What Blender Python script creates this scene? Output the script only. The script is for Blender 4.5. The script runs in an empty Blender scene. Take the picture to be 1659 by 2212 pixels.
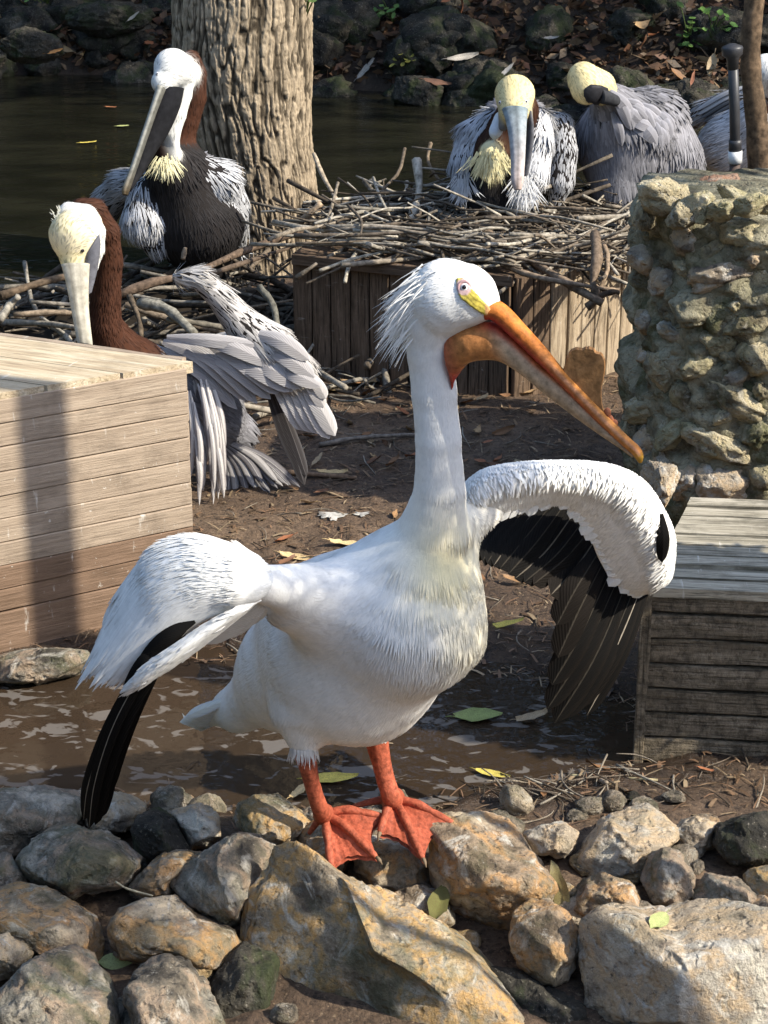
import bpy, math, random
import numpy as np
from mathutils import Vector, Matrix
from mathutils.bvhtree import BVHTree

rng = np.random.default_rng(7)
random.seed(7)
S = bpy.context.scene
COL = S.collection

# ------------------------------------------------------------------ camera
CAM_H, PITCH, VFOV = 1.9, math.radians(22.0), math.radians(30.0)
cam_d = bpy.data.cameras.new('camera')
cam_d.sensor_fit = 'VERTICAL'
cam_d.angle = VFOV
cam_d.clip_start = 0.05
cam_d.clip_end = 500.0
cam = bpy.data.objects.new('camera', cam_d)
cam.location = (0, 0, CAM_H)
cam.rotation_euler = (math.radians(90) - PITCH, 0, 0)
COL.objects.link(cam)
S.camera = cam

# ------------------------------------------------------------------ sky, sun, exposure
SUN_AZ, SUN_EL = math.radians(110.0), math.radians(38.0)     # azimuth clockwise from the view direction
TOSUN = Vector((math.sin(SUN_AZ) * math.cos(SUN_EL), math.cos(SUN_AZ) * math.cos(SUN_EL), math.sin(SUN_EL)))
W = bpy.data.worlds.new('World')
S.world = W
W.use_nodes = True
wn = W.node_tree
sky = wn.nodes.new('ShaderNodeTexSky')
sky.sky_type = 'NISHITA'
sky.sun_disc = False
sky.sun_elevation = SUN_EL
sky.sun_rotation = SUN_AZ
sky.altitude = 10
sky.air_density = 1.0
sky.dust_density = 1.0
bg = wn.nodes['Background']
bg.inputs['Strength'].default_value = 0.15
wn.links.new(sky.outputs['Color'], bg.inputs['Color'])
sun_d = bpy.data.lights.new('sun', 'SUN')
sun_d.energy = 3.3
sun_d.angle = math.radians(0.55)
sun_d.color = (1.0, 0.93, 0.80)
sun = bpy.data.objects.new('sun', sun_d)
sun.rotation_euler = TOSUN.to_track_quat('Z', 'Y').to_euler()
COL.objects.link(sun)
S.view_settings.view_transform = 'Standard'
S.view_settings.look = 'None'
S.view_settings.gamma = 1.0
S.view_settings.use_curve_mapping = False
S.view_settings.exposure = 1.25
S.cycles.max_bounces = 6
S.cycles.diffuse_bounces = 4
S.cycles.glossy_bounces = 3
S.cycles.transparent_max_bounces = 6

# ------------------------------------------------------------------ measuring: photo position + distance -> metres
FPX, CX, CY = 1106.0 / math.tan(VFOV / 2), 829.5, 1106.0
FW = np.array([0, math.cos(PITCH), -math.sin(PITCH)])
UP = np.array([0, math.sin(PITCH), math.cos(PITCH)])
RT = np.array([1.0, 0, 0])
CAMP = np.array([0, 0, CAM_H])

def ray(px, py):
    return FW + RT * ((px - CX) / FPX) - UP * ((py - CY) / FPX)
def P(px, py, D):
    d = ray(px, py)
    return CAMP + d * (D / d[1])
def Pz(px, py, z=0.0):
    d = ray(px, py)
    return CAMP + d * ((z - CAM_H) / d[2])
def mpp(p):
    return float(np.dot(np.asarray(p) - CAMP, FW)) / FPX

# ------------------------------------------------------------------ noise
def _hash(ix, iy, iz, seed):
    h = (ix.astype(np.int64) * 374761393 + iy.astype(np.int64) * 668265263 + iz.astype(np.int64) * 2147483647 + seed * 1274126177) & 0xFFFFFFFF
    h = ((h ^ (h >> 13)) * 1274126177) & 0xFFFFFFFF
    h = ((h ^ (h >> 16)) * 2246822519) & 0xFFFFFFFF
    return ((h ^ (h >> 15)) & 0xFFFFFF) / float(0xFFFFFF)
def vnoise(p, seed=0):
    p = np.asarray(p, float)
    i = np.floor(p).astype(np.int64)
    f = p - i
    f = f * f * f * (f * (f * 6 - 15) + 10)
    r = 0
    for dx in (0, 1):
        wx = f[..., 0] if dx else 1 - f[..., 0]
        for dy in (0, 1):
            wy = f[..., 1] if dy else 1 - f[..., 1]
            for dz in (0, 1):
                wz = f[..., 2] if dz else 1 - f[..., 2]
                r = r + wx * wy * wz * _hash(i[..., 0] + dx, i[..., 1] + dy, i[..., 2] + dz, seed)
    return r * 2 - 1
def fbm(p, seed=0, oct=4, gain=0.5, lac=2.03):
    p = np.asarray(p, float)
    a, r, n = 1.0, 0, 0
    for o in range(oct):
        r = r + a * vnoise(p * (lac ** o) + o * 17.3, seed + o)
        n += a
        a *= gain
    return r / n
def smooth(e0, e1, x):
    t = np.clip((x - e0) / (e1 - e0), 0, 1)
    return t * t * (3 - 2 * t)

# ------------------------------------------------------------------ objects
ORG = {}
def origin(o):
    return ORG.get(o.name, np.zeros(3)) if o else np.zeros(3)
def tag(o, label=None, cat=None, group=None, kind=None):
    if label: o['label'] = label
    if cat: o['category'] = cat
    if group: o['group'] = group
    if kind: o['kind'] = kind
    return o
def empty(name, loc, label=None, cat=None, group=None):
    o = bpy.data.objects.new(name, None)
    o.empty_display_size = 0.05
    o.location = tuple(loc)
    COL.objects.link(o)
    ORG[o.name] = np.array(loc, float)
    return tag(o, label, cat, group)
def make_mesh(name, V, F, mats, col=None, uv=None, smooth_shade=True, midx=None):
    V = np.asarray(V, np.float32)
    me = bpy.data.meshes.new(name)
    if isinstance(F, np.ndarray):
        n, k = F.shape
        me.vertices.add(len(V)); me.vertices.foreach_set('co', V.ravel())
        me.loops.add(n * k); me.loops.foreach_set('vertex_index', F.astype(np.int32).ravel())
        me.polygons.add(n)
        me.polygons.foreach_set('loop_start', np.arange(0, n * k, k, dtype=np.int32))
        me.update(calc_edges=True)
    else:
        me.from_pydata(V.tolist(), [], F)
        me.update()
    if smooth_shade:
        me.polygons.foreach_set('use_smooth', np.ones(len(me.polygons), bool))
    if not isinstance(mats, (list, tuple)): mats = [mats]
    for m in mats: me.materials.append(m)
    if midx is not None:
        me.polygons.foreach_set('material_index', np.asarray(midx, np.int32))
    if col is not None:
        a = me.attributes.new('Col', 'FLOAT_COLOR', 'POINT')
        c = np.ones((len(V), 4), np.float32)
        c[:, :3] = col
        a.data.foreach_set('color', c.ravel())
    if uv is not None:
        a = me.attributes.new('Fuv', 'FLOAT_VECTOR', 'POINT')
        u = np.zeros((len(V), 3), np.float32)
        u[:, :2] = uv
        a.data.foreach_set('vector', u.ravel())
    return me
def obj(name, V, F, mats, parent=None, col=None, uv=None, smooth_shade=True, org=None, midx=None):
    """V in world metres; becomes ONE mesh object, parented (parents are never rotated)."""
    V = np.asarray(V, float)
    po = origin(parent)
    if org is None:
        org = po if parent else np.zeros(3)
    org = np.asarray(org, float)
    me = make_mesh(name, V - org, F, mats, col, uv, smooth_shade, midx)
    o = bpy.data.objects.new(name, me)
    COL.objects.link(o)
    if parent: o.parent = parent
    o.location = tuple(org - po)
    ORG[o.name] = org
    return o
def place(name, me, M, parent=None):
    o = bpy.data.objects.new(name, me)
    COL.objects.link(o)
    M = M.copy()
    ORG[o.name] = np.array(M.translation)
    if parent:
        o.parent = parent
        M.translation = M.translation - Vector(origin(parent))
    o.matrix_local = M
    return o
def frame(x, y, z, loc):
    return Matrix(((x[0], y[0], z[0], loc[0]), (x[1], y[1], z[1], loc[1]), (x[2], y[2], z[2], loc[2]), (0, 0, 0, 1)))
def unit(v):
    v = np.asarray(v, float)
    return v / (np.linalg.norm(v, axis=-1, keepdims=True) + 1e-12)

def catmull(pts, n):
    pts = np.asarray(pts, float)
    m = len(pts)
    if m == 2:
        return pts[0] + (pts[1] - pts[0]) * np.linspace(0, 1, n)[:, None]
    ext = np.vstack([2 * pts[0] - pts[1], pts, 2 * pts[-1] - pts[-2]])
    s = np.linspace(0, m - 1, n)
    i = np.minimum(s.astype(int), m - 2)
    t = (s - i)[:, None]
    p0, p1, p2, p3 = ext[i], ext[i + 1], ext[i + 2], ext[i + 3]
    return 0.5 * (2 * p1 + (p2 - p0) * t + (2 * p0 - 5 * p1 + 4 * p2 - p3) * t ** 2 + (3 * p1 - p0 - 3 * p2 + p3) * t ** 3)
def tube_arrays(path, rad, k=6, caps=True, flat=None):
    """round tube; flat=(vector, factor) squashes it along a vector"""
    path = np.asarray(path, float); n = len(path)
    rad = np.broadcast_to(np.asarray(rad, float), (n,))
    T = unit(np.gradient(path, axis=0))
    ref = np.array([0.31, 0.2, 0.93]) if abs(T[0] @ np.array([0, 0, 1])) < .9 else np.array([1.0, .1, 0])
    N = []
    u = unit(ref - T[0] * (ref @ T[0]))
    for t in T:
        u = unit(u - t * (u @ t)); N.append(u)
    N = np.array(N); B = np.cross(T, N)
    a = np.linspace(0, 2 * np.pi, k, endpoint=False)
    ring = np.cos(a)[None, :, None] * N[:, None, :] + np.sin(a)[None, :, None] * B[:, None, :]
    V = path[:, None, :] + ring * rad[:, None, None]
    V = V.reshape(-1, 3)
    i, j = np.meshgrid(np.arange(n - 1), np.arange(k), indexing='ij')
    j2 = (j + 1) % k
    F = np.stack([i * k + j, i * k + j2, (i + 1) * k + j2, (i + 1) * k + j], -1).reshape(-1, 4)
    if caps:
        V = np.vstack([V, path[0], path[-1]])
        c0, c1 = n * k, n * k + 1
        jj = np.arange(k); j2 = (jj + 1) % k
        F = np.vstack([F, np.stack([j2, jj, np.full(k, c0), np.full(k, c0)], -1)[:, [0, 1, 2, 2]] if False else np.zeros((0, 4), int)])
        Fl = [tuple(f) for f in F.tolist()]
        Fl += [(int(b), int(a_), c0) for a_, b in zip(jj, j2)]
        o = (n - 1) * k
        Fl += [(int(o + a_), int(o + b), c1) for a_, b in zip(jj, j2)]
        return V, Fl
    return V, F
def merge(parts):
    """parts: list of (V, F-list)"""
    Vs, Fs, o = [], [], 0
    for V, F in parts:
        Vs.append(V)
        Fs += [tuple(int(i) + o for i in f) for f in (F.tolist() if isinstance(F, np.ndarray) else F)]
        o += len(V)
    return np.vstack(Vs), Fs
_ICO = {}
def ico(level):
    if level in _ICO: return _ICO[level]
    import bmesh
    bm = bmesh.new()
    bmesh.ops.create_icosphere(bm, subdivisions=level, radius=1.0)
    V = np.array([v.co[:] for v in bm.verts]); F = np.array([[v.index for v in f.verts] for f in bm.faces])
    bm.free()
    _ICO[level] = (V, F)
    return _ICO[level]

# ------------------------------------------------------------------ materials
class NT:
    def __init__(s, name, rough=0.7, spec=0.3):
        s.m = bpy.data.materials.new(name); s.m.use_nodes = True
        s.t = s.m.node_tree; s.b = s.t.nodes['Principled BSDF']
        s.b.inputs['Roughness'].default_value = rough
        s.b.inputs['Specular IOR Level'].default_value = spec
    def n(s, t, **kw):
        nd = s.t.nodes.new(t)
        for k, v in kw.items():
            if k in nd.inputs: nd.inputs[k].default_value = v
            else: setattr(nd, k, v)
        return nd
    def l(s, a, b): s.t.links.new(a, b)
    def coord(s, which='Object', scale=(1, 1, 1), rand=True):
        c = s.n('ShaderNodeTexCoord')
        mp = s.n('ShaderNodeMapping'); mp.inputs['Scale'].default_value = scale
        s.l(c.outputs[which], mp.inputs['Vector'])
        if rand:
            oi = s.n('ShaderNodeObjectInfo')
            mu = s.n('ShaderNodeMath', operation='MULTIPLY'); mu.inputs[1].default_value = 37.0
            s.l(oi.outputs['Random'], mu.inputs[0]); s.l(mu.outputs[0], mp.inputs['Location'])
        return mp.outputs[0]
    def noise(s, vec, scale, detail=5, rough=.55, dist=0):
        nd = s.n('ShaderNodeTexNoise', Scale=scale, Detail=detail, Roughness=rough, Distortion=dist)
        s.l(vec, nd.inputs['Vector']); return nd.outputs['Fac']
    def ramp(s, fac, stops, interp='LINEAR'):
        r = s.n('ShaderNodeValToRGB'); r.color_ramp.interpolation = interp
        e = r.color_ramp.elements
        while len(e) < len(stops): e.new(0.5)
        for el, (p, c) in zip(e, stops):
            el.position = p; el.color = (c[0], c[1], c[2], 1) if hasattr(c, '__len__') else (c, c, c, 1)
        s.l(fac, r.inputs['Fac']); return r.outputs['Color']
    def mix(s, fac, a, b, mode='MIX'):
        m = s.n('ShaderNodeMix', data_type='RGBA', blend_type=mode)
        for sock, v in ((m.inputs['Factor'], fac), (m.inputs[6], a), (m.inputs[7], b)):
            if hasattr(v, 'is_linked'): s.l(v, sock)
            elif hasattr(v, '__len__'): sock.default_value = (v[0], v[1], v[2], 1)
            else: sock.default_value = v
        return m.outputs[2]
    def math(s, op, a, b=0.0):
        m = s.n('ShaderNodeMath', operation=op)
        for i, v in enumerate((a, b)):
            if hasattr(v, 'is_linked'): s.l(v, m.inputs[i])
            else: m.inputs[i].default_value = v
        return m.outputs[0]
    def attr(s, name='Col', out='Color'):
        return s.n('ShaderNodeAttribute', attribute_name=name).outputs[out]
    def color(s, c): 
        if hasattr(c, 'is_linked'): s.l(c, s.b.inputs['Base Color'])
        else: s.b.inputs['Base Color'].default_value = (c[0], c[1], c[2], 1)
    def bump(s, h, strength=.4, dist=.01):
        b = s.n('ShaderNodeBump', Strength=strength, Distance=dist)
        s.l(h, b.inputs['Height']); s.l(b.outputs[0], s.b.inputs['Normal']); return b

def mat_rock(name, stops, dark=(.05, .045, .04), moss=(.07, .08, .03), mossy=.5, white=.3, scale=1.0, bump=.9):
    k = NT(name, .85, .25)
    v = k.coord('Object', (scale,) * 3)
    a = k.noise(v, 9, 6, .6)
    c = k.ramp(a, stops)
    # fine speckle, pits and veins belong to the stone itself
    f = k.noise(v, 70, 6, .7)
    c = k.mix(k.ramp(f, [(.30, .9), (.43, 0.0)]), c, dark)
    f3 = k.noise(v, 120, 3, .7)
    c = k.mix(k.ramp(f3, [(.60, 0.0), (.75, .4)]), c, (.62, .56, .45))
    w = k.noise(v, 10, 7, .7, 1.8)
    c = k.mix(k.ramp(w, [(.55, 0.0), (.64, white)]), c, (.62, .58, .50))
    g = k.noise(v, 5, 7, .7, .8)
    c = k.mix(k.ramp(g, [(.50, 0.0), (.60, mossy)]), c, moss)
    vo = k.n('ShaderNodeTexVoronoi', Scale=26.0, feature='DISTANCE_TO_EDGE'); 
    ds = k.mix(.12, v, k.n('ShaderNodeTexNoise', Scale=12.0).outputs['Color'])
    k.l(ds, vo.inputs['Vector'])
    cr = k.ramp(vo.outputs['Distance'], [(0.0, 0.0), (.05, 1.0)])
    k.color(k.mix(.25, c, k.mix(1.0, c, cr, 'MULTIPLY')))
    h = k.math('ADD', k.noise(v, 30, 8, .68), k.math('MULTIPLY', f, .55))
    h = k.math('ADD', h, k.math('MULTIPLY', k.ramp(k.noise(v, 38, 2, .5), [(.28, 0.0), (.42, 1.0)]), .5))
    k.bump(h, bump, .018)
    return k.m
M = {}
M['rock_tan'] = mat_rock('rock_tan', [(.36, (.12, .09, .06)), (.44, (.33, .25, .17)), (.50, (.50, .29, .13)), (.55, (.28, .215, .15)), (.64, (.58, .47, .33))], mossy=.35, white=.75)
M['rock_orange'] = mat_rock('rock_orange', [(.36, (.14, .11, .08)), (.43, (.33, .27, .19)), (.49, (.54, .33, .13)), (.54, (.36, .30, .22)), (.60, (.58, .37, .16)), (.68, (.62, .55, .43))], moss=(.10, .11, .06), mossy=.55, white=.8)
M['rock_grey'] = mat_rock('rock_grey', [(.36, (.06, .052, .042)), (.44, (.19, .16, .12)), (.50, (.35, .26, .18)), (.56, (.19, .175, .14)), (.66, (.48, .42, .33))], mossy=.6, white=.55)
M['rock_pale'] = mat_rock('rock_pale', [(.36, (.20, .16, .12)), (.44, (.44, .36, .26)), (.51, (.54, .40, .25)), (.57, (.40, .35, .28)), (.66, (.66, .60, .48))], mossy=.25, white=.85)
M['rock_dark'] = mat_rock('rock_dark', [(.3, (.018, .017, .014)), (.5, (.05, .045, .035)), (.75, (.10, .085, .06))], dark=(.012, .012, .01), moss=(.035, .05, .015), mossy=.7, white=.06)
M['rock_rust'] = mat_rock('rock_rust', [(.3, (.10, .05, .03)), (.5, (.22, .11, .065)), (.75, (.34, .22, .15))], mossy=.1, white=.35)
M['pillar_stone'] = mat_rock('pillar_stone', [(.38, (.18, .15, .09)), (.46, (.40, .34, .22)), (.54, (.54, .45, .27)), (.64, (.66, .58, .40))], moss=(.27, .26, .12), mossy=.5, white=.4, scale=1.4, bump=1.0)
M['mortar'] = mat_rock('mortar', [(.38, (.15, .13, .085)), (.5, (.31, .28, .18)), (.64, (.46, .41, .28))], dark=(.06, .055, .04), moss=(.09, .095, .035), mossy=.75, white=.15, scale=1.2, bump=1.0)

for k_, s_ in (('tan', .09), ('grey', .09), ('pale', .09), ('orange', .09), ('dark', .2)):
    _st = {'tan': [(.36, (.12, .09, .06)), (.44, (.33, .25, .17)), (.50, (.46, .30, .16)), (.55, (.28, .22, .16)), (.64, (.55, .45, .33))], 'grey': [(.36, (.07, .06, .048)), (.46, (.19, .16, .12)), (.54, (.31, .25, .18)), (.66, (.42, .37, .29))],
           'pale': [(.36, (.22, .18, .13)), (.46, (.44, .36, .26)), (.56, (.50, .40, .27)), (.66, (.62, .56, .45))], 'orange': [(.36, (.15, .11, .07)), (.46, (.40, .27, .14)), (.56, (.50, .34, .17)), (.66, (.56, .47, .34))],
           'dark': [(.36, (.012, .011, .010)), (.5, (.040, .036, .028)), (.64, (.085, .072, .052))]}[k_]
    M['pebble_' + k_] = mat_rock('pebble_' + k_, _st, dark=(.05, .045, .04) if k_ != 'dark' else (.01, .01, .008), moss=(.07, .08, .03) if k_ != 'dark' else (.032, .045, .014), mossy=.35 if k_ != 'dark' else .7, white=.5 if k_ != 'dark' else .08, scale=s_)
def mat_mud(name='mud', f_=1.0):
    k = NT(name, .7, .4)
    v = k.coord('Object', (1, 1, 1), False)
    a = k.noise(v, 3.0, 6, .65)
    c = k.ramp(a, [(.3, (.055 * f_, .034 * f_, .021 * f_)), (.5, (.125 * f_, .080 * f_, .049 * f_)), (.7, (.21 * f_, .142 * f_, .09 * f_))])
    f = k.noise(v, 60, 6, .75)
    c = k.mix(k.ramp(f, [(.35, 1.0), (.52, 0.0)]), c, (.03, .019, .012))
    f2 = k.noise(v, 95, 3, .7)
    c = k.mix(k.ramp(f2, [(.60, 0.0), (.72, .75)]), c, (.36 * f_, .26 * f_, .16 * f_))
    k.color(c)
    wet = k.attr('Wet', 'Fac')
    k.color(k.mix(wet, c, k.mix(1.0, c, (.42, .40, .38), 'MULTIPLY')))
    w = k.noise(v, 2.1, 3, .5)
    w = k.math('SUBTRACT', k.math('ADD', k.math('MULTIPLY', w, .5), .5), k.math('MULTIPLY', wet, .62))
    k.l(k.math('MAXIMUM', w, .12), k.b.inputs['Roughness'])
    k.bump(k.math('ADD', k.noise(v, 26, 8, .7), k.math('MULTIPLY', f, .6)), .8, .02)
    return k.m
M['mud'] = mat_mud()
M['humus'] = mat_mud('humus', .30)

def mat_water(name, base, patches=0.0, rip=.02, scale=6, rough=.03, stretch=(1, 1, 1)):
    k = NT(name, rough, .5)
    k.b.inputs['IOR'].default_value = 1.33
    v = k.coord('Object', stretch, False)
    n1 = k.noise(v, scale, 3, .5)
    c = base
    if patches:
        vf = k.coord('Object', (1.0, 1.9, 1), False)  # paler, rougher noise patches on the water surface
        f = k.noise(vf, 12, 3.5, .5, 1.3)
        big = k.noise(vf, 1.6, 2, .5)
        f = k.math('ADD', f, k.math('MULTIPLY', k.math('SUBTRACT', big, .5), .45))
        sharp = k.ramp(f, [(.575, 0.0), (.61, 1.0)])
        c = k.mix(k.math('MULTIPLY', sharp, patches), base, (.28, .26, .235))
        k.l(k.ramp(sharp, [(0, rough), (1, .25)]), k.b.inputs['Roughness'])
    if hasattr(c, 'is_linked'): k.color(c)
    else:
        k.color(k.ramp(k.noise(v, scale * .4, 3, .5), [(.35, tuple(x * .6 for x in base)), (.65, tuple(x * 1.3 for x in base))]))
    k.bump(k.math('ADD', n1, k.math('MULTIPLY', k.noise(v, scale * 4, 3, .5), .25)), 1.0, rip)
    return k.m
M['pond'] = mat_water('pond_water', (.012, .0115, .007), 0, .010, 5, .04, (1, 2.2, 1))
M['puddle'] = mat_water('puddle_water', (.036, .024, .015), .36, .0022, 8, .02)

def mat_wood(name, stops, drip=.5, grime=.4, rough=.8, grain=1.0, dripcol=(.70, .66, .58), crust=0):
    """boards run along local X; local Z is across the visible face"""
    k = NT(name, rough, .25)
    v = k.coord('Object', (1.2, 14, 14))
    a = k.noise(v, 3.2, 8, .7, .6)
    c = k.ramp(a, stops)
    v2 = k.coord('Object', (3, 60, 60))
    a2 = k.noise(v2, 3, 4, .7)
    dk = tuple(x * .35 for x in stops[0][1])
    c = k.mix(k.ramp(a2, [(.36, grain * .8), (.5, 0.0)]), c, dk)
    v3 = k.coord('Object', (6, 6, 6))
    g = k.noise(v3, 1.4, 6, .7)
    c = k.mix(k.ramp(g, [(.5, 0.0), (.7, grime)]), c, tuple(x * .5 for x in stops[0][1]))
    vd = k.coord('Object', (50, 4, 9))
    d = k.noise(vd, 1.0, 4, .7)
    c = k.mix(k.ramp(d, [(.64, 0.0), (.74, drip)]), c, dripcol)
    vs = k.coord('Object', (60, 60, 60))
    sp = k.noise(vs, 1.0, 3, .8)
    c = k.mix(k.ramp(sp, [(.68, 0.0), (.73, drip)]), c, dripcol)
    hgt = k.math('ADD', a2, k.math('MULTIPLY', a, .6))
    if crust:
        cn = k.noise(k.coord('Object', (34, 34, 22)), 1.6, 7, .75)
        c = k.mix(k.ramp(cn, [(.40, .6), (.55, 0.0)]), c, (.035, .028, .018))
        hgt = k.math('ADD', hgt, k.math('MULTIPLY', cn, 2.0))
    k.color(c)
    k.bump(hgt, .5 + .4 * crust, .006 + .008 * crust)
    return k.m
M['wood_tan'] = mat_wood('wood_tan', [(.3, (.30, .23, .165)), (.5, (.36, .28, .205)), (.7, (.42, .335, .25))], .6, .6, grain=.45)
M['wood_tan_low'] = mat_wood('wood_tan_low', [(.3, (.15, .095, .06)), (.5, (.20, .13, .085)), (.7, (.25, .165, .11))], .7, .3, grain=.4)  # darker brown for the lowest boards of the tan crate
M['wood_top'] = mat_wood('wood_bleached', [(.3, (.33, .24, .15)), (.5, (.52, .42, .28)), (.7, (.66, .57, .42))], .8, .3, grain=.6)
M['wood_grey_lit'] = mat_wood('wood_silvered_lit', [(.3, (.17, .125, .08)), (.5, (.36, .28, .19)), (.7, (.52, .43, .31))], .35, .45)
M['wood_brown_shaded'] = mat_wood('wood_brown_shaded', [(.3, (.07, .045, .028)), (.5, (.135, .09, .058)), (.7, (.22, .15, .10))], .25, .4)  # dark copy; carries the shade of the platform's left facet
M['wood_mossy'] = mat_wood('wood_mossy', [(.3, (.15, .12, .08)), (.5, (.33, .265, .18)), (.7, (.52, .43, .31))], .9, .5, dripcol=(.46, .40, .29), crust=1)
M['wood_plat'] = mat_wood('wood_platform_top', [(.3, (.16, .14, .095)), (.5, (.38, .335, .25)), (.7, (.56, .50, .39))], .6, .7)

def mat_bark():
    k = NT('bark', .9, .15)
    c = k.attr('Col')
    v = k.coord('Object', (1, 1, .35), False)
    f = k.noise(v, 60, 6, .7)
    k.color(k.mix(k.ramp(f, [(.3, .6), (.6, 0.0)]), c, (.05, .04, .028)))
    k.bump(f, .7, .01)
    return k.m
M['bark'] = mat_bark()

def mat_col(name, rough=.65, spec=.25, var=.12, scale=40, bump=0.0, sss=0.0, stretch=(1, 1, 1), sheen=0.0):
    k = NT(name, rough, spec)
    v = k.coord('Object', stretch)
    f = k.noise(v, scale, 5, .6)
    k.color(k.mix(1.0, k.attr('Col'), k.ramp(f, [(.3, 1 - var * 2), (.7, 1 + var * .6)]), 'MULTIPLY'))
    if bump: k.bump(f, bump, .004)
    if sheen: k.b.inputs['Sheen Weight'].default_value = sheen
    if sss:
        k.b.inputs['Subsurface Weight'].default_value = sss
        k.b.inputs['Subsurface Radius'].default_value = (.02, .01, .006)
        k.b.inputs['Subsurface Scale'].default_value = .3
    return k.m
M['down'] = mat_col('down', .9, .1, .05, 120, .25)
M['feather'] = mat_col('feather', .75, .15, .06, 60)
M['skin'] = mat_col('bare_skin', .62, .22, .26, 90, .35)
M['dull_skin'] = mat_col('dull_skin', .85, .08, .2, 55, .2)
M['scaly'] = mat_col('scaly_skin', .6, .2, .28, 120, .5)
M['twig'] = mat_col('twig_bark', .85, .2, .35, 60, .6)

def mat_blade():
    k = NT('flight_feather', .8, .08)
    uvn = k.attr('Fuv', 'Vector')
    sx = k.n('ShaderNodeSeparateXYZ'); k.l(uvn, sx.inputs[0])
    au = k.math('ABSOLUTE', sx.outputs[0])
    t = k.math('ADD', k.math('MULTIPLY', sx.outputs[1], 90.0), k.math('MULTIPLY', au, 26.0))
    barb = k.math('SINE', t)
    oi = k.n('ShaderNodeObjectInfo')
    cmb = k.n('ShaderNodeCombineXYZ'); k.l(k.math('MULTIPLY', t, .12), cmb.inputs[0]); k.l(oi.outputs['Random'], cmb.inputs[1])
    f = k.noise(cmb.outputs[0], 6, 3, .6)
    c = k.mix(1.0, k.attr('Col'), k.ramp(f, [(.3, .72), (.7, 1.12)]), 'MULTIPLY')
    k.color(c)
    k.bump(barb, .25, .001)
    return k.m
M['blade'] = mat_blade()

def mat_leaf():
    k = NT('fallen_leaf', .6, .3)
    c = k.attr('Col')
    v = k.coord('Object', (1, 1, 1))
    f = k.noise(v, 50, 5, .7)
    k.color(k.mix(k.ramp(f, [(.35, .7), (.55, 0.0)]), c, (.09, .055, .025)))
    return k.m
M['leaf'] = mat_leaf()
def mat_plain(name, c, rough=.5, spec=.4, var=.2, metal=0):
    k = NT(name, rough, spec)
    v = k.coord('Object', (1, 1, 1))
    k.color(k.ramp(k.noise(v, 30, 5, .65), [(.3, tuple(x * (1 - var) for x in c)), (.7, tuple(min(1, x * (1 + var)) for x in c))]))
    k.b.inputs['Metallic'].default_value = metal
    return k.m
M['black_pipe'] = mat_plain('black_plastic', (.035, .035, .038), .45)
M['rusty_pipe'] = mat_plain('rusty_metal', (.07, .045, .035), .7)
M['white_tape'] = mat_plain('white_tape', (.62, .62, .60), .5)
M['eye_pale'] = mat_plain('eye_pale', (.72, .68, .66), .12, .6, .05)
M['eye_dark'] = mat_plain('eye_dark', (.012, .010, .010), .08, .6, .05)
M['dropping'] = mat_plain('chalky_dropping', (.40, .38, .34), .9, .1, .7)
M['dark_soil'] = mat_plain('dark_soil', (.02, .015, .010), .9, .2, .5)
# ================================================================== the setting
def bank_line(x):
    return 11.6 - 0.42 * np.clip(x + 0.6, -1, 3) + 0.25 * vnoise(np.stack([x * 1.3, x * 0, x * 0 + 3], -1), 5)
def ground_z(x, y, fine=True):
    x = np.asarray(x, float); y = np.asarray(y, float)
    p = np.stack([x, y, x * 0], -1)
    z = 0.035 + 0.020 * fbm(p * 1.7, 11, 3)
    z = z + 0.012 * fbm(p * 9, 12, 3)
    # puddle hollow
    e = ((x + 0.30) / 0.92) ** 2 + ((y - 3.50) / 0.36) ** 2 + 0.5 * fbm(p * 4.0, 13, 3)
    z = z - 0.060 * (1 - smooth(0.55, 1.15, e))
    # strip of soil under the foreground stones
    z = z - (0.022 + .025 * fbm(p * 6, 17, 2)) * (1 - smooth(2.85, 3.15, y))
    # pond
    pe = y - 6.95 - 0.25 * fbm(p * 0.9, 14, 2)
    z = z - 0.40 * smooth(0, 0.7, pe)
    bl = bank_line(x)
    s = y - bl
    z = np.where(s > -0.6, z + 0.40 * smooth(-0.5, 0.25, s) + np.where(s > 0, 0.42 * s, 0) * (1 - smooth(7, 9, s)) + smooth(7, 9, s) * 3.2
                 + 0.10 * smooth(-.2, .6, s) * fbm(p * 2.2, 15, 4), z)
    if fine:
        near = 1 - smooth(5.5, 7, y)
        z = z + near * 0.007 * fbm(p * 34, 16, 3)
    return z
def axis(pts):
    out = []
    for a, b, st in pts:
        out.append(np.arange(a, b - 1e-6, st))
    out.append(np.array([pts[-1][1]]))
    return np.concatenate(out)
gx = axis([(-90, -20, 14), (-20, -4, 2), (-4, -1.9, .3), (-1.9, 1.9, .014), (1.9, 4, .3), (4, 20, 2), (20, 90, 14)])
gy = axis([(-25, -1, 4), (-1, 2.2, .3), (2.2, 5.2, .014), (5.2, 7.4, .035), (7.4, 10.2, .2), (10.2, 14.5, .05), (14.5, 22, .5), (22, 120, 14)])
GX, GY = np.meshgrid(gx, gy)
GZ = ground_z(GX, GY)
nx, ny = len(gx), len(gy)
ii, jj = np.meshgrid(np.arange(nx - 1), np.arange(ny - 1))
gf = np.stack([jj * nx + ii, jj * nx + ii + 1, (jj + 1) * nx + ii + 1, (jj + 1) * nx + ii], -1).reshape(-1, 4)
gv = np.stack([GX, GY, GZ], -1).reshape(-1, 3)
far_ = gv[gf[:, 0], 1] >= 9.79
g = obj('ground', gv[:gf[~far_].max() + 1], gf[~far_], M['mud'])
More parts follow.
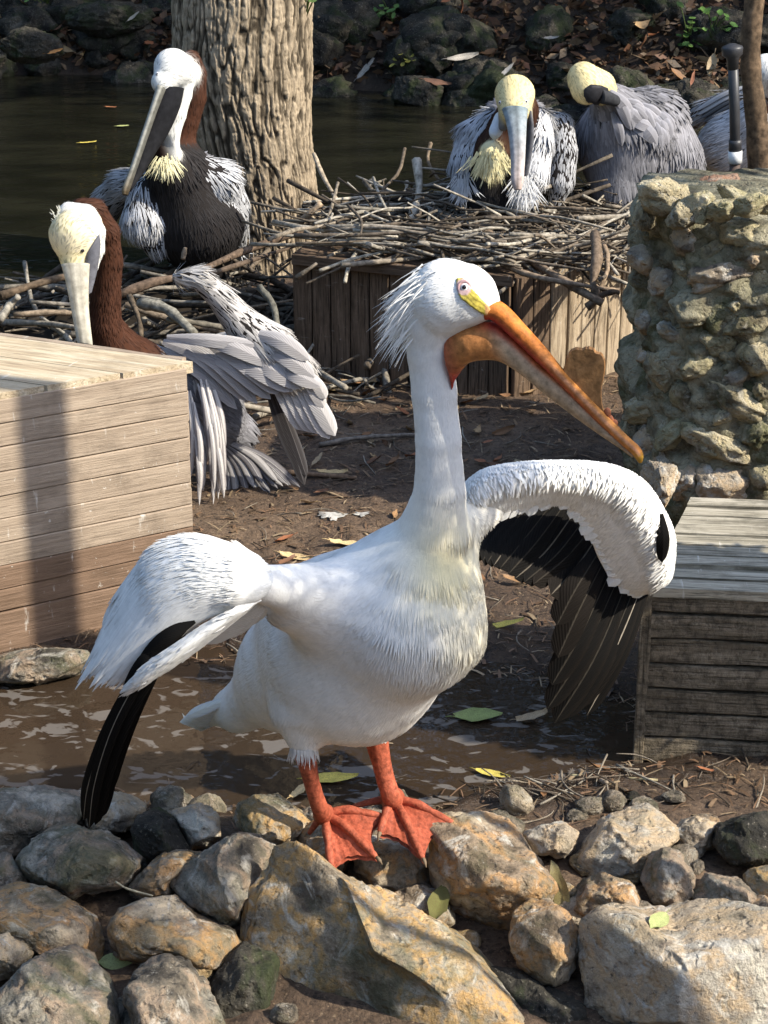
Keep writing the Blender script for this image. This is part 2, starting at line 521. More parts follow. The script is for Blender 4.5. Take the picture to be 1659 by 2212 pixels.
def wetness(vv):
    e_ = ((vv[:, 0] + .25) / 1.05) ** 2 + ((vv[:, 1] - 3.52) / .46) ** 2 + .5 * fbm(vv * [3, 3, 0], 18, 3)
    return np.clip(1 - smooth(.75, 1.5, e_) + .35 * smooth(.1, .5, fbm(vv * [1.7, 1.7, 0], 19, 3)), 0, 1)
def add_wet(o_):
    vv = np.array([v_.co[:] for v_ in o_.data.vertices])
    at = o_.data.attributes.new('Wet', 'FLOAT', 'POINT'); at.data.foreach_set('value', wetness(vv).astype(np.float32))
add_wet(g)
fo_ = int(gf[far_].min())
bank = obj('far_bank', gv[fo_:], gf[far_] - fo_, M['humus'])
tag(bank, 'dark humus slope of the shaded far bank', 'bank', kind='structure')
tag(g, 'brown muddy ground with damp dirt between the crates and stones', 'ground', kind='structure')

def water(name, x0, x1, y0, y1, z, mat, label):
    V = [(x0, y0, z), (x1, y0, z), (x1, y1, z), (x0, y1, z)]
    o = obj(name, V, [(0, 1, 2, 3)], mat, smooth_shade=False)
    return tag(o, label, 'water', kind='structure')
water('puddle_water', -1.7, 0.75, 2.95, 4.05, 0.006, M['puddle'], 'shallow brown puddle with pale foam behind the foreground stones')
water('pond_water', -14, 14, 6.4, 13.0, -0.06, M['pond'], 'dark still pond water below the shaded far bank')

# ------------------------------------------------------------------ boards
def board(name, A, B, up, nrm, h, th, mat, parent, jit=.002):
    """a plank from A to B (world, middle of the back face), h wide along up, th thick"""
    A, B = np.asarray(A, float), np.asarray(B, float)
    x = unit(B - A); L = np.linalg.norm(B - A)
    zv = unit(np.asarray(up, float) - x * (np.asarray(up, float) @ x)); yv = np.cross(zv, x)
    if yv @ np.asarray(nrm, float) < 0: x, A, yv = -x, B, -yv
    n = max(3, int(L / .08))
    s = np.linspace(0, L, n)
    e = min(.0022, th * .2)
    prof = [(-h / 2 + e, 0), (h / 2 - e, 0), (h / 2, e), (h / 2, th - e), (h / 2 - e, th), (-h / 2 + e, th), (-h / 2, th - e), (-h / 2, e)]
    prof = np.array(prof)
    sd = rng.integers(1000)
    wob = vnoise(np.stack([s * 9, s * 0 + sd, s * 0], -1), 3) * jit
    wob2 = vnoise(np.stack([s * 5, s * 0 + sd + 7, s * 0], -1), 4) * jit * 1.3
    V = []
    for i in range(n):
        for (pz, py) in prof:
            V.append((s[i], py + wob2[i], pz + (wob[i] if pz > 0 else -wob[i] * .6)))
    F = []
    for i in range(n - 1):
        for j in range(8):
            j2 = (j + 1) % 8
            F.append((i * 8 + j, i * 8 + j2, (i + 1) * 8 + j2, (i + 1) * 8 + j))
    F.append(tuple(range(8))[::-1]); F.append(tuple((n - 1) * 8 + j for j in range(8)))
    me = make_mesh(name, V, F, mat, smooth_shade=False)
    return place(name, me, frame(x, yv, zv, A), parent)
def clip(poly, n, d, keep_less=True):
    out = []
    for i in range(len(poly)):
        a, b = poly[i], poly[(i + 1) % len(poly)]
        da, db = a @ n - d, b @ n - d
        if not keep_less: da, db = -da, -db
        if da <= 0: out.append(a)
        if da * db < 0: out.append(a + (b - a) * (da / (da - db)))
    return out
def top_boards(parent, poly, z, direc, w, th, mat, gap=.006, name='board', drop=0.004):
    poly = [np.asarray(p, float)[:2] for p in poly]
    d = unit(np.asarray(direc, float)[:2]); nn = np.array([-d[1], d[0]])
    lo, hi = min(p @ nn for p in poly), max(p @ nn for p in poly)
    t = lo
    while t < hi - .01:
        q = clip(clip(poly, nn, t + gap / 2, False), nn, min(t + w, hi) - gap / 2, True)
        t += w
        if len(q) < 3: continue
        c = np.mean(q, 0)
        k = len(q)
        zz = z - rng.uniform(0, drop)
        ca, sa = d
        loc = [((p - c) @ d, (p - c) @ nn) for p in q]
        V = [(a, b, 0) for a, b in loc] + [(a, b, -th) for a, b in loc]
        F = [tuple(range(k)), tuple(range(2 * k - 1, k - 1, -1))] + [(i, i + k, (i + 1) % k + k, (i + 1) % k) for i in range(k)]
        me = make_mesh(name, V, F, mat, smooth_shade=False)
        place(name, me, frame((ca, sa, 0), (-sa, ca, 0), (0, 0, 1), (c[0], c[1], zz)), parent)
def z_at(px, py, D): return P(px, py, D)[2]

# ------------------------------------------------------------------ tan crate beside the preening pelican
c1 = Pz(415, 1317, 0.01); cA = Pz(0, 1413, 0.01)
H1 = z_at(405, 779, c1[1])
dirA = unit((cA - c1)[:2]); cA = c1 + np.append(dirA * 1.15, 0)
tb = Pz(0, 722, H1); tc = Pz(405, 776, H1)
dirB = unit((tb - tc)[:2]); cB = c1 + np.append(dirB * 1.2, 0)
crate = empty('nest_crate', (c1 + cA + cB) / 3 * [1, 1, 0], 'tan plank crate with bleached top, white drips and a dark shadow band', 'crate')
nA = np.array([dirA[1], -dirA[0], 0]); nA = nA if nA[1] < 0 else -nA
bh = [0.028, .074, .062, .060, .057, .058, .056, .055, .053]
zt = H1 - .022
hh = (H1 - .022 - .15) / 8.3
k = 0
while zt > .16:
    b_ = hh * rng.uniform(.96, 1.04)
    board('plank', c1 + [0, 0, zt - b_ / 2], cA + [0, 0, zt - b_ / 2], (0, 0, 1), nA, b_ - .0012, .022 + rng.uniform(-.0015, .002), M['wood_tan' if zt > .26 else 'wood_tan_low'], crate, jit=.0011)
    zt -= b_
board('plank', c1 + [0, 0, zt / 2 + .003], cA + [0, 0, zt / 2 + .003], (0, 0, 1), nA, zt - .01, .020, M['wood_tan_low'], crate)
nB = np.array([-dirB[1], dirB[0], 0]); nB = nB if nB[0] > 0 else -nB
for i in range(8):
    b_ = H1 / 8
    board('plank', c1 + [0, 0, (i + .5) * b_ - .006] + nB * .001, cB + [0, 0, (i + .5) * b_ - .006] + nB * .001, (0, 0, 1), nB, b_ - .004, .020, M['wood_tan'], crate)
tp = [c1 + nA * .026 + nB * .012 - np.append(dirA, 0) * .012, cA + nA * .026, cA + np.append(dirB * 1.2, 0), cB]
top_boards(crate, tp, H1 + .004, dirB, .14, .026, M['wood_top'])
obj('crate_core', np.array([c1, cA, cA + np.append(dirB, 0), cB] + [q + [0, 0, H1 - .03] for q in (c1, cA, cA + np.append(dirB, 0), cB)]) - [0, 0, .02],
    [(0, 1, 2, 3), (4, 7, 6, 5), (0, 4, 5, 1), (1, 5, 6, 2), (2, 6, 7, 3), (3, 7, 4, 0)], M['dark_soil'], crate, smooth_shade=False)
# scrap slab under its foot
# ------------------------------------------------------------------ weathered platform of upright planks (carries the big nest)
def upright_crate(name, pts, H, mats, w, label, group=None):
    pts = [np.asarray(p, float) for p in pts]
    c = np.mean(pts, 0)
    root = empty(name, (c[0], c[1], 0), label, 'crate', group)
    for i, mt in enumerate(mats):
        a, b = pts[i].copy(), pts[i + 1].copy(); a[2] = b[2] = 0
        L = np.linalg.norm(b - a); d = (b - a) / L
        n_ = np.array([d[1], -d[0], 0])
        if n_ @ (c - a) * 1 > 0: n_ = -n_
        m = max(1, round(L / w)); ww = L / m
        for j in range(m):
            q = a + d * (j + .5) * ww
            hgt = H + rng.uniform(-.012, .006)
            o_ = n_ * rng.uniform(-.003, .003)
            if True:
                board('plank', q + o_ + [0, 0, -.01], q + o_ + [0, 0, hgt], d, n_, ww * rng.uniform(.90, .97), .02, mt if not isinstance(mt, (list, tuple)) else mt[rng.integers(len(mt))], root)
    inner = [c + (p - c) * .985 for p in pts]
    V = np.array([[p[0], p[1], 0] for p in inner] + [[p[0], p[1], H - .03] for p in inner]); n = len(pts)
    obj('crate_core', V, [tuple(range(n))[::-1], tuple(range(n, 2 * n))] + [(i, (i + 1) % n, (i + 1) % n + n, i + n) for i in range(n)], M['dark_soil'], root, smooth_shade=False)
    return root
d0, d1, d2 = Pz(640, 812, 0.02), Pz(1101, 869, 0.02), Pz(1212, 846, 0.02)
d3 = Pz(1352, 795, 0.02)
d4 = d3 + [-.05, .75, 0]; d5 = d0 + [.25, .75, 0]
H2 = z_at(1106, 600, d1[1])
platform = upright_crate('nest_platform', [d0, d1, d2, d3, d4, d5], H2,
                         [M['wood_brown_shaded'], [M['wood_grey_lit'], M['wood_brown_shaded']], M['wood_grey_lit'], M['wood_grey_lit'], M['wood_brown_shaded']], .068,  # sun and shade put into the colour: dark left facet, paler right facets
                         'weathered platform of upright planks topped by the big stick nest')
top_boards(platform, [d0, d1, d2, d3, d4, d5], H2 + .012, unit(d1 - d0), .09, .02, M['wood_brown_shaded'])
board('rim_board', d0 + [0, -.03, H2 - .02], d1 + [0, -.03, H2 - .02], (0, 0, 1), (0, -1, 0), .035, .018, M['wood_brown_shaded'], platform)
# ------------------------------------------------------------------ mossy crate under the far wing tip
e0 = Pz(1388, 1634, 0.01); e1 = Pz(1700, 1650, 0.01)
dE = unit((e1 - e0) * [1, 1, 0]); H3 = z_at(1398, 1268, e0[1])
nE = np.array([dE[1], -dE[0], 0]); nE = nE if nE[1] < 0 else -nE
bk = Pz(1504, 1086, H3)
dF = unit((bk - np.append(e0[:2], H3)) * [1, 1, 0]); LF = np.linalg.norm((bk - e0)[:2])
e2 = e0 + dE * .75
mossy = empty('low_crate', e0 + dE * .35 + dF * LF / 2 - [0, 0, e0[2]], 'low mossy crate with slatted top beside the rock pillar', 'crate')
nb = 7
bz = H3 / nb
for i in range(nb):
    board('plank', e0 + [0, 0, (i + .5) * bz], e2 + [0, 0, (i + .5) * bz], (0, 0, 1), nE, bz - .006, .022 + rng.uniform(-.002, .003), M['wood_mossy'], mossy, jit=.003)
nS = -dE
for i in range(nb):
    board('plank', e0 + [0, 0, (i + .5) * bz] - nE * .004 + nS * .0, e0 + dF * LF + [0, 0, (i + .5) * bz], (0, 0, 1), nS, bz - .006, .014, M['wood_mossy'], mossy, jit=.003)
board('corner_post', e0 + nE * .012 + nS * .010 + [0, 0, 0], e0 + nE * .012 + nS * .010 + [0, 0, H3 - .004], dE, nE, .022, .016, M['wood_mossy'], mossy)
top_boards(mossy, [e0 + nE * .03 + nS * .012, e2 + nE * .03, e2 + dF * LF, e0 + dF * LF + nS * .012], H3 + .016, dE, LF / 8.6, .02, M['wood_plat'], gap=.009, name='slat', drop=.006)
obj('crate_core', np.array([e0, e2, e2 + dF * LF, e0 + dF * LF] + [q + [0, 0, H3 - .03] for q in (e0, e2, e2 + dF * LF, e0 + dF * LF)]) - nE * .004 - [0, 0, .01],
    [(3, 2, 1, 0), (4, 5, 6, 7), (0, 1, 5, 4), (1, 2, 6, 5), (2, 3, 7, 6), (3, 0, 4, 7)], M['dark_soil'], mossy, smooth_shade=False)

# ------------------------------------------------------------------ rocks
def rock_arrays(seed, level=5, rough=1.0, facets=8):
    V, F = ico(level)
    n = V.copy(); s = seed * 3.17
    r = 1 + rough * (.22 * fbm(n * 1.15 + s, seed, 3) + .11 * fbm(n * 3.0 + s, seed + 1, 4))
    p = n * r[:, None]
    rr = np.random.default_rng(seed)
    for _ in range(facets):
        d = unit(rr.normal(size=3)); o = rr.uniform(.66, .92)
        h = p @ d - o
        p = p - np.where(h > 0, h * .86, 0)[:, None] * d
    p = p + n * (rough * (.060 * fbm(n * 8 + s, seed + 2, 4) - .10 * np.clip(fbm(n * 6 + s, seed + 3, 3) - .10, 0, 1) - .05 * np.clip(fbm(n * 15 + s, seed + 4, 2) - .2, 0, 1)))[:, None]
    return p, F
CF = np.stack([RT, FW, UP], 1)     # columns: right, away, up (as seen from the visitors' side)
def rock(px, py, z, rx, ry, rot=0, seed=1, mat='rock_tan', deep=None, level=5, rough=1.0, facets=8, name='stone', parent=None, D=None, centre=None, embed=0):
    c = centre if centre is not None else (Pz(px, py, z) if D is None else P(px, py, D))
    m = mpp(c)
    c = c + unit(c - CAMP) * embed
    a, b = rx * m, ry * m
    dd = deep if deep else .8 * (a + b) / 2 + .02
    p, F = rock_arrays(seed, level, rough, facets)
    ext = np.abs(p).max(0)
    p = p / ext * [a, dd, b]
    ca, sa = math.cos(rot), math.sin(rot)
    p = p @ np.array([[ca, 0, -sa], [0, 1, 0], [sa, 0, ca]])
    V = p @ CF.T + c
    return obj(name, V, F, M[mat], parent, org=c)

def rock_poly(poly, z, seed, mat, deep=None, level=5, rough=.85, facets=8, planes=(), grow=1.03, name='stone'):
    """a stone whose outline towards the visitors follows poly (photo units) and whose body has full depth"""
    poly = np.array(poly, float)
    c2 = (poly.min(0) + poly.max(0)) / 2 * .4 + poly.mean(0) * .6
    c = Pz(c2[0], c2[1], z); m = mpp(c)
    dense = np.vstack([catmull(np.vstack([np.append(poly[i], 0), np.append(poly[(i + 1) % len(poly)], 0)]), 12)[:-1] for i in range(len(poly))])[:, :2]
    v = (dense - c2) * [1, -1]
    an = np.arctan2(v[:, 1], v[:, 0]); ra = np.hypot(v[:, 0], v[:, 1])
    o_ = np.argsort(an); an, ra = an[o_], ra[o_]
    ax = np.concatenate([an - 2 * np.pi, an, an + 2 * np.pi]); rx = np.tile(ra, 3)
    g_ = np.linspace(-np.pi, np.pi, 145)
    rg = np.interp(g_, ax, rx); rg = (np.roll(rg[:-1], 1) + 2 * rg[:-1] + np.roll(rg[:-1], -1)) / 4; rg = np.append(rg, rg[0])
    p, F = rock_arrays(seed, level, rough, facets)
    for nx_, off in planes:
        d = unit(nx_); h = p @ d - off
        p = p - np.where(h > 0, h * .93, 0)[:, None] * d
    ph = np.arctan2(p[:, 2], p[:, 0]); rho = np.hypot(p[:, 0], p[:, 2])
    nb_ = 72; bi = ((ph + np.pi) / (2 * np.pi) * nb_).astype(int) % nb_
    mx = np.zeros(nb_); np.maximum.at(mx, bi, rho)
    mx = (np.roll(mx, 1) + 2 * mx + np.roll(mx, -1)) / 4
    mxi = np.interp(ph, np.linspace(-np.pi, np.pi, nb_ + 1), np.append(mx, mx[0]))
    f = rho / mxi
    R_ = np.interp(ph, g_, rg) * m * grow
    dd = deep or .55 * math.sqrt(np.prod(poly.max(0) - poly.min(0))) * m + .02
    V = np.stack([np.cos(ph) * f * R_, p[:, 1] * dd, np.sin(ph) * f * R_], -1) @ CF.T + c
    return obj(name, V, F, M[mat], None, org=c)
FG = [  # outline in the photo, height of the middle, stone kind, cut faces, what it looks like
 ([(582,1889),(590,1859),(615,1836),(645,1831),(685,1844),(710,1874),(740,1894),(780,1909),(830,1931),(890,1961),(955,2001),(1030,2051),(1090,2121),(1130,2171),(1155,2215),(1165,2270),(900,2310),(540,2290),(500,2200),(515,2060),(525,2000),(530,1949),(560,1915)], .07, 'rock_orange', [((-.80,-.58,-.14), .20), ((.32,-.70,.62), .58), ((.1,-.95,-.3), .82)], 'huge slanting orange and grey boulder, largest stone, below the pelican feet'),
 ([(904,1762),(974,1755),(1039,1760),(1099,1775),(1134,1816),(1159,1851),(1197,1896),(1194,1921),(1159,1946),(1109,1991),(1074,2013),(1029,2001),(989,1976),(939,1921),(924,1866),(930,1816)], .07, 'rock_tan', [((.2,-.6,.77), .75)], 'rounded tan boulder under the toes of the pelican far foot'),
 ([(1109,1976),(1139,1956),(1189,1951),(1229,1971),(1244,2001),(1254,2051),(1229,2101),(1199,2136),(1159,2126),(1119,2086),(1099,2036)], .05, 'rock_tan', [((-.5,-.8,0), .7)], 'upright brown stone wedged between the rounded tan boulder and the white-streaked boulder'),
 ([(1259,1991),(1294,1966),(1359,1966),(1389,1976),(1454,1976),(1504,1961),(1579,1956),(1659,1961),(1740,2001),(1760,2260),(1430,2280),(1279,2230),(1264,2151),(1259,2071)], .07, 'rock_pale', [((-.7,-.7,0), .62), ((.1,-.45,.88), .62), ((.25,-.95,-.1), .72)], 'broad pale boulder with white streaks and a rust coloured hollow'),
 ([(1384,1901),(1404,1851),(1439,1828),(1479,1846),(1499,1891),(1489,1931),(1444,1956),(1404,1941)], .07, 'rock_grey', [], 'grey green rounded stone behind the white-streaked boulder'),
 ([(1239,1851),(1269,1811),(1304,1771),(1354,1751),(1404,1741),(1449,1776),(1479,1801),(1454,1826),(1404,1841),(1354,1881),(1294,1895),(1254,1890)], .06, 'rock_pale', [((.3,-.5,.8), .6)], 'pinkish crusted stone at the edge of the mud beside the twigs'),
 ([(1129,1801),(1169,1781),(1219,1778),(1254,1801),(1239,1835),(1199,1850),(1149,1840)], .06, 'rock_pale', [], 'small cream stone behind the rounded tan boulder'),
 ([(1225,1960),(1264,1911),(1304,1888),(1359,1901),(1384,1931),(1392,1960),(1329,1975),(1264,1985)], .06, 'rock_tan', [], 'low brown stone resting behind the upright wedged stone'),
 ([(1539,1826),(1549,1786),(1589,1766),(1659,1758),(1690,1790),(1690,1860),(1659,1861),(1609,1870),(1564,1855)], .07, 'rock_dark', [], 'dark rounded stone on the mud below the mossy crate'),
 ([(1608,1890),(1630,1872),(1665,1868),(1690,1900),(1680,1945),(1640,1950),(1612,1930)], .05, 'rock_orange', [], 'small orange stone below the dark rounded stone'),
 ([(365,1909),(390,1879),(430,1849),(480,1814),(515,1796),(550,1804),(600,1834),(590,1869),(580,1904),(540,1950),(525,1985),(480,2003),(430,1985),(385,1965)], .09, 'rock_grey', [((-.6,-.75,-.1), .62), ((.5,-.7,.4), .7)], 'grey blocky stone with greenish face leaning on the huge slanting boulder'),
 ([(240,1999),(260,1959),(300,1941),(370,1939),(430,1984),(500,2009),(525,2049),(500,2095),(400,2085),(310,2075),(250,2065)], .05, 'rock_tan', [((.1,-.6,.8), .6)], 'pink-brown stone with a pale sunny edge above the green leaf'),
 ([(0,1924),(30,1919),(90,1924),(150,1949),(200,1979),(222,2019),(218,2080),(165,2080),(110,2055),(50,2015),(-60,2000),(-60,1940)], .06, 'rock_tan', [((.1,-.5,.85), .6)], 'pitted brown stone above the large rounded mossy stone'),
 ([(-40,2160),(20,2119),(60,2074),(110,2049),(160,2059),(215,2104),(250,2139),(265,2189),(250,2260),(-40,2280)], .05, 'rock_grey', [], 'large rounded mossy stone in front of the pitted brown stone'),
 ([(265,2139),(300,2094),(350,2066),(400,2084),(440,2129),(475,2174),(500,2240),(350,2290),(275,2230)], .04, 'rock_grey', [((.6,-.6,.4), .75)], 'pitted grey green stone beside the pale green leaf'),
 ([(35,1859),(65,1814),(110,1789),(165,1784),(225,1799),(270,1824),(305,1859),(285,1905),(200,1925),(125,1935),(60,1905)], .08, 'rock_grey', [], 'big shaded grey stone under the black wing tip'),
 ([(500,1774),(515,1734),(550,1719),(600,1719),(645,1749),(672,1779),(645,1820),(590,1835),(530,1820)], .09, 'rock_orange', [((.4,-.6,.7), .7)], 'golden orange stone at the puddle edge behind the near foot'),
 ([(-60,1720),(0,1704),(50,1699),(110,1702),(172,1719),(180,1769),(130,1795),(60,1830),(-10,1865),(-60,1850)], .07, 'rock_grey', [], 'rough grey stone at the puddle edge beside the wing tip'),
 ([(165,1712),(220,1702),(270,1716),(315,1744),(305,1790),(240,1800),(185,1785)], .07, 'rock_pale', [], 'bright cream stone at the puddle edge touching the wing tip'),
 ([(283,1790),(300,1759),(340,1749),(378,1769),(398,1809),(418,1840),(350,1855),(288,1842)], .09, 'rock_dark', [], 'dark shadowed stone between the cream stone and the tan crusted stone'),
 ([(368,1752),(430,1737),(473,1762),(480,1799),(455,1838),(412,1835),(388,1795)], .08, 'rock_pale', [], 'crusted tan stone next to the golden orange stone'),
 ([(278,1912),(310,1879),(350,1844),(400,1839),(445,1849),(390,1894),(370,1935),(310,1945)], .07, 'rock_tan', [], 'small brown stone tucked behind the grey blocky stone'),
 ([(640,1800),(680,1775),(740,1780),(765,1830),(745,1880),(700,1900),(650,1870)], .07, 'rock_tan', [], 'brown stone beneath the pelican near foot'),
 ([(760,1830),(810,1800),(880,1810),(930,1860),(930,1930),(860,1945),(780,1920)], .05, 'rock_tan', [], 'shadowed brown stone between the two orange feet'),
 ([(840,1925),(900,1905),(960,1930),(985,1985),(960,2010),(900,1975)], .04, 'rock_tan', [], 'small brown stone wedged behind the huge slanting boulder'),
 ([(-30,2025),(25,2009),(55,2029),(75,2056),(55,2092),(20,2115),(-30,2125)], .06, 'rock_pale', [], 'small pale stone beside the large rounded mossy stone'),
 ([(1490,1935),(1530,1890),(1600,1900),(1640,1940),(1620,1975),(1520,1975)], .05, 'rock_grey', [], 'flat grey stone partly buried in dark soil'),
 ([(1440,1790),(1500,1760),(1550,1775),(1545,1830),(1490,1850),(1450,1830)], .05, 'rock_pale', [], 'low cream stone beside the dark rounded stone'),
 ([(-40,1850),(20,1840),(60,1890),(70,1930),(20,1945),(-40,1935)], .05, 'rock_grey', [], 'grey stone beside the big shaded stone'),
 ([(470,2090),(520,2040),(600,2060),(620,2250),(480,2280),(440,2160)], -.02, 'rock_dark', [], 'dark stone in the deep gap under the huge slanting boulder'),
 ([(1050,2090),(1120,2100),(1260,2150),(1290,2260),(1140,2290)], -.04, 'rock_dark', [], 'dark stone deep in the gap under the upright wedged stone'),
 ([(715,1770),(760,1745),(850,1755),(870,1800),(800,1825),(730,1815)], .06, 'rock_grey', [], 'grey stone between the feet at the water edge'),
 ([(640,1755),(690,1740),(730,1760),(720,1800),(660,1800)], .06, 'rock_grey', [], 'grey stone at the water edge behind the near leg'),
 ([(-30,2170),(15,2165),(40,2190),(35,2240),(-30,2250)], .06, 'rock_dark', [], 'small dark green stone touching the large rounded mossy stone'),
 ([(1590,1960),(1650,1935),(1720,1960),(1720,2020),(1620,2020)], .03, 'rock_tan', [], 'brown stone behind the white-streaked boulder'),
 ([(-20,1420),(40,1405),(120,1398),(185,1405),(200,1430),(180,1462),(100,1478),(-20,1475)], .03, 'rock_grey', [], 'flat crusted slab at the foot of the tan crate'),
]
for i, (pl, z, mt, pln, lb) in enumerate(FG):
    big = max(q[0] for q in pl) - min(q[0] for q in pl) > 380
    o = rock_poly(pl, z, 20 + i, mt, level=6 if big else 5, rough=.72 if big else .95, facets=6 if big else 9, planes=pln, deep=.17 if big else None)
    tag(o, lb, 'stone', 'stones piled along the water edge')
fr = np.random.default_rng(12)
fill_me = [make_mesh('small_stone', rock_arrays(500 + i, 4, 1.2, 8)[0], rock_arrays(500 + i, 4, 1.2, 8)[1], M[['pebble_tan', 'pebble_grey', 'pebble_pale', 'pebble_orange', 'pebble_grey', 'pebble_dark'][i]]) for i in range(6)]
FHUE = ['brown', 'grey', 'cream', 'orange', 'mossy grey', 'dark']
for i in range(95):
    x = fr.uniform(-.72, .72); y = fr.uniform(2.42, 3.16)
    sc = fr.uniform(.015, .042)
    k_ = fr.integers(6)
    Mx = Matrix.Translation((x, y, float(ground_z(np.array([x]), np.array([y]))[0]) + sc * .35)) @ Matrix.Rotation(fr.uniform(0, 6.3), 4, 'Z') @ Matrix.Diagonal((sc, sc * fr.uniform(.6, 1), sc * fr.uniform(.5, .9), 1))
    zone = 'at the puddle edge' if y > 2.95 else ('in the gaps between the boulders' if y > 2.65 else 'low between the mossy stones')
    tag(place('small_stone', fill_me[k_], Mx), f'small {FHUE[k_]} stone {zone}', 'stone', 'small stones between the boulders')

# the pile goes on to both sides of the view
for i in range(22):
    sd_ = -1 if i % 2 else 1
    x = sd_ * fr.uniform(.82, 1.5); y = fr.uniform(2.35, 3.05); a_ = fr.uniform(.07, .15)
    p_, F_ = rock_arrays(560 + i, 5, .95, 9)
    mt = fr.integers(4)
    c_ = np.array([x, y, a_ * .35])
    o = obj('stone', p_ * [a_, a_ * .8, a_ * .65] + c_, F_, M[['rock_tan', 'rock_grey', 'rock_pale', 'rock_orange'][mt]], org=c_)
    tag(o, f"{['brown', 'grey', 'cream', 'orange'][mt]} stone where the pile runs on " + ('past the large rounded mossy stone' if sd_ < 0 else 'past the white-streaked boulder'), 'stone', 'stones piled along the water edge')
# ------------------------------------------------------------------ rock pillar
pc = P(1730, 900, 4.75); pc[2] = 0
prof = [(1130, 1420), (1060, 1382), (980, 1366), (880, 1362), (760, 1370), (640, 1384), (540, 1394), (470, 1398), (432, 1412)]
zs, lx = [], []
for py, px in prof:
    q = P(px, py, 4.7); zs.append(q[2]); lx.append(q[0])
zs, lx = np.array(zs), np.array(lx)
nz_, na_ = 150, 220
zz = np.linspace(-.05, zs[-1], nz_)
V = []
for z_ in zz:
    L = np.interp(z_, zs, lx); a = pc[0] - L; b = .34
    th = np.linspace(0, 2 * np.pi, na_, endpoint=False)
    c_, s_ = np.cos(th), np.sin(th)
    ex = .72
    V.append(np.stack([pc[0] - a * np.sign(c_) * np.abs(c_) ** ex, pc[1] - b * np.sign(s_) * np.abs(s_) ** ex, np.full(na_, z_)], -1))
V = np.array(V).reshape(-1, 3)
nrm = unit((V - pc) * [1, 1, 0])
V = V + nrm * (.050 * fbm(V * 6, 41, 4) + .034 * fbm(V * 17, 42, 4) - .05 * np.clip(fbm(V * 24, 44, 2) - .25, 0, 1))[:, None]
V = V + np.array([0, 0, 1]) * (.02 * fbm(V * 9, 43, 3) * (V[:, 2] > zs[-1] - .05))[:, None]
F = []
for i in range(nz_ - 1):
    for j in range(na_):
        j2 = (j + 1) % na_
        F.append((i * na_ + j, i * na_ + j2, (i + 1) * na_ + j2, (i + 1) * na_ + j))
V = np.vstack([V, [pc + [0, 0, zs[-1] + .02]]])
t0 = (nz_ - 1) * na_
F += [(t0 + j, t0 + (j + 1) % na_, len(V) - 1) for j in range(na_)]
pillar = empty('rock_pillar', pc, 'tall pillar of knobbly limestone rocks set in rough mortar', 'pillar')
core = obj('mortar_core', V, F, M['mortar'], pillar)
bv = BVHTree.FromPolygons([tuple(v) for v in V], F)
hand = [(1430, 450, 60, 50), (1520, 470, 45, 48), (1475, 520, 38, 30), (1600, 440, 70, 22), (1610, 505, 62, 42), (1545, 540, 40, 30), (1560, 590, 70, 36), (1645, 600, 40, 60),
        (1440, 610, 48, 44), (1505, 660, 55, 42), (1390, 560, 30, 44), (1620, 690, 60, 50), (1560, 735, 55, 40), (1460, 720, 40, 30), (1640, 770, 50, 45), (1520, 790, 48, 32), (1590, 810, 42, 30),
        (1430, 800, 46, 38), (1490, 850, 42, 34), (1600, 870, 78, 34), (1640, 930, 50, 40), (1400, 690, 34, 40), (1390, 880, 48, 34), (1560, 960, 78, 48), (1460, 930, 50, 36), (1555, 1040, 80, 50),
        (1400, 960, 40, 36), (1655, 1030, 46, 60), (1480, 1040, 40, 36), (1530, 620, 40, 20), (1400, 770, 30, 30), (1650, 840, 36, 26), (1565, 900, 34, 22), (1380, 480, 26, 40), (1480, 580, 30, 22), (1450, 870, 26, 22),
        (1585, 660, 32, 22), (1510, 740, 28, 20), (1620, 560, 26, 18), (1420, 540, 28, 20), (1475, 790, 24, 20), (1545, 850, 26, 18), (1365, 930, 26, 40), (1370, 820, 22, 36), (1440, 1000, 36, 30)]
for i, (px, py, rx, ry) in enumerate(hand):
    if rx < 30 and i % 2: continue
    d = Vector(unit(ray(px, py)))
    h = bv.ray_cast(Vector(CAMP), d)
    if h[0] is None: continue
    rock(px, py, 0, rx * rng.uniform(.85, 1.3), ry * rng.uniform(.8, 1.25), rng.uniform(-.9, .9), 300 + i, ['pillar_stone', 'pillar_stone', 'mortar', 'pillar_stone', 'pillar_stone', 'rock_pale'][rng.integers(6)], deep=.035 + .3 * (rx + ry) / 2 * .0011, level=4, rough=rng.uniform(1.3, 2.2), facets=10, name='rock', parent=pillar, centre=np.array(h[0]), embed=.024)
for i, (px, py, rx, ry, dd) in enumerate([(1425, 425, 62, 46, 4.52), (1505, 448, 48, 40, 4.46), (1560, 452, 40, 26, 4.42), (1612, 444, 55, 28, 4.42), (1655, 440, 40, 26, 4.45), (1470, 468, 36, 30, 4.45), (1392, 470, 30, 36, 4.58)]):
    rock(px, py, 0, rx, ry, rng.uniform(-.5, .5), 380 + i, 'pillar_stone', level=4, rough=1.9, facets=9, name='rock', parent=pillar, D=dd)
o = rock(1428, 1040, 0, 46, 58, 0, 77, 'rock_pale', D=4.25, level=5, rough=1.6)
tag(o, 'round pitted cream stone between the wing and the rock pillar', 'stone')
o = rock(1550, 410, 0, 85, 36, 0, 78, 'rock_rust', D=4.93, level=5)
tag(o, 'rust-brown boulder behind the top of the rock pillar', 'stone')
o = rock(1645, 412, 0, 55, 34, 0, 79, 'rock_rust', D=4.97, level=5)
tag(o, 'rust-brown boulder behind the thin crooked tree stem', 'stone')

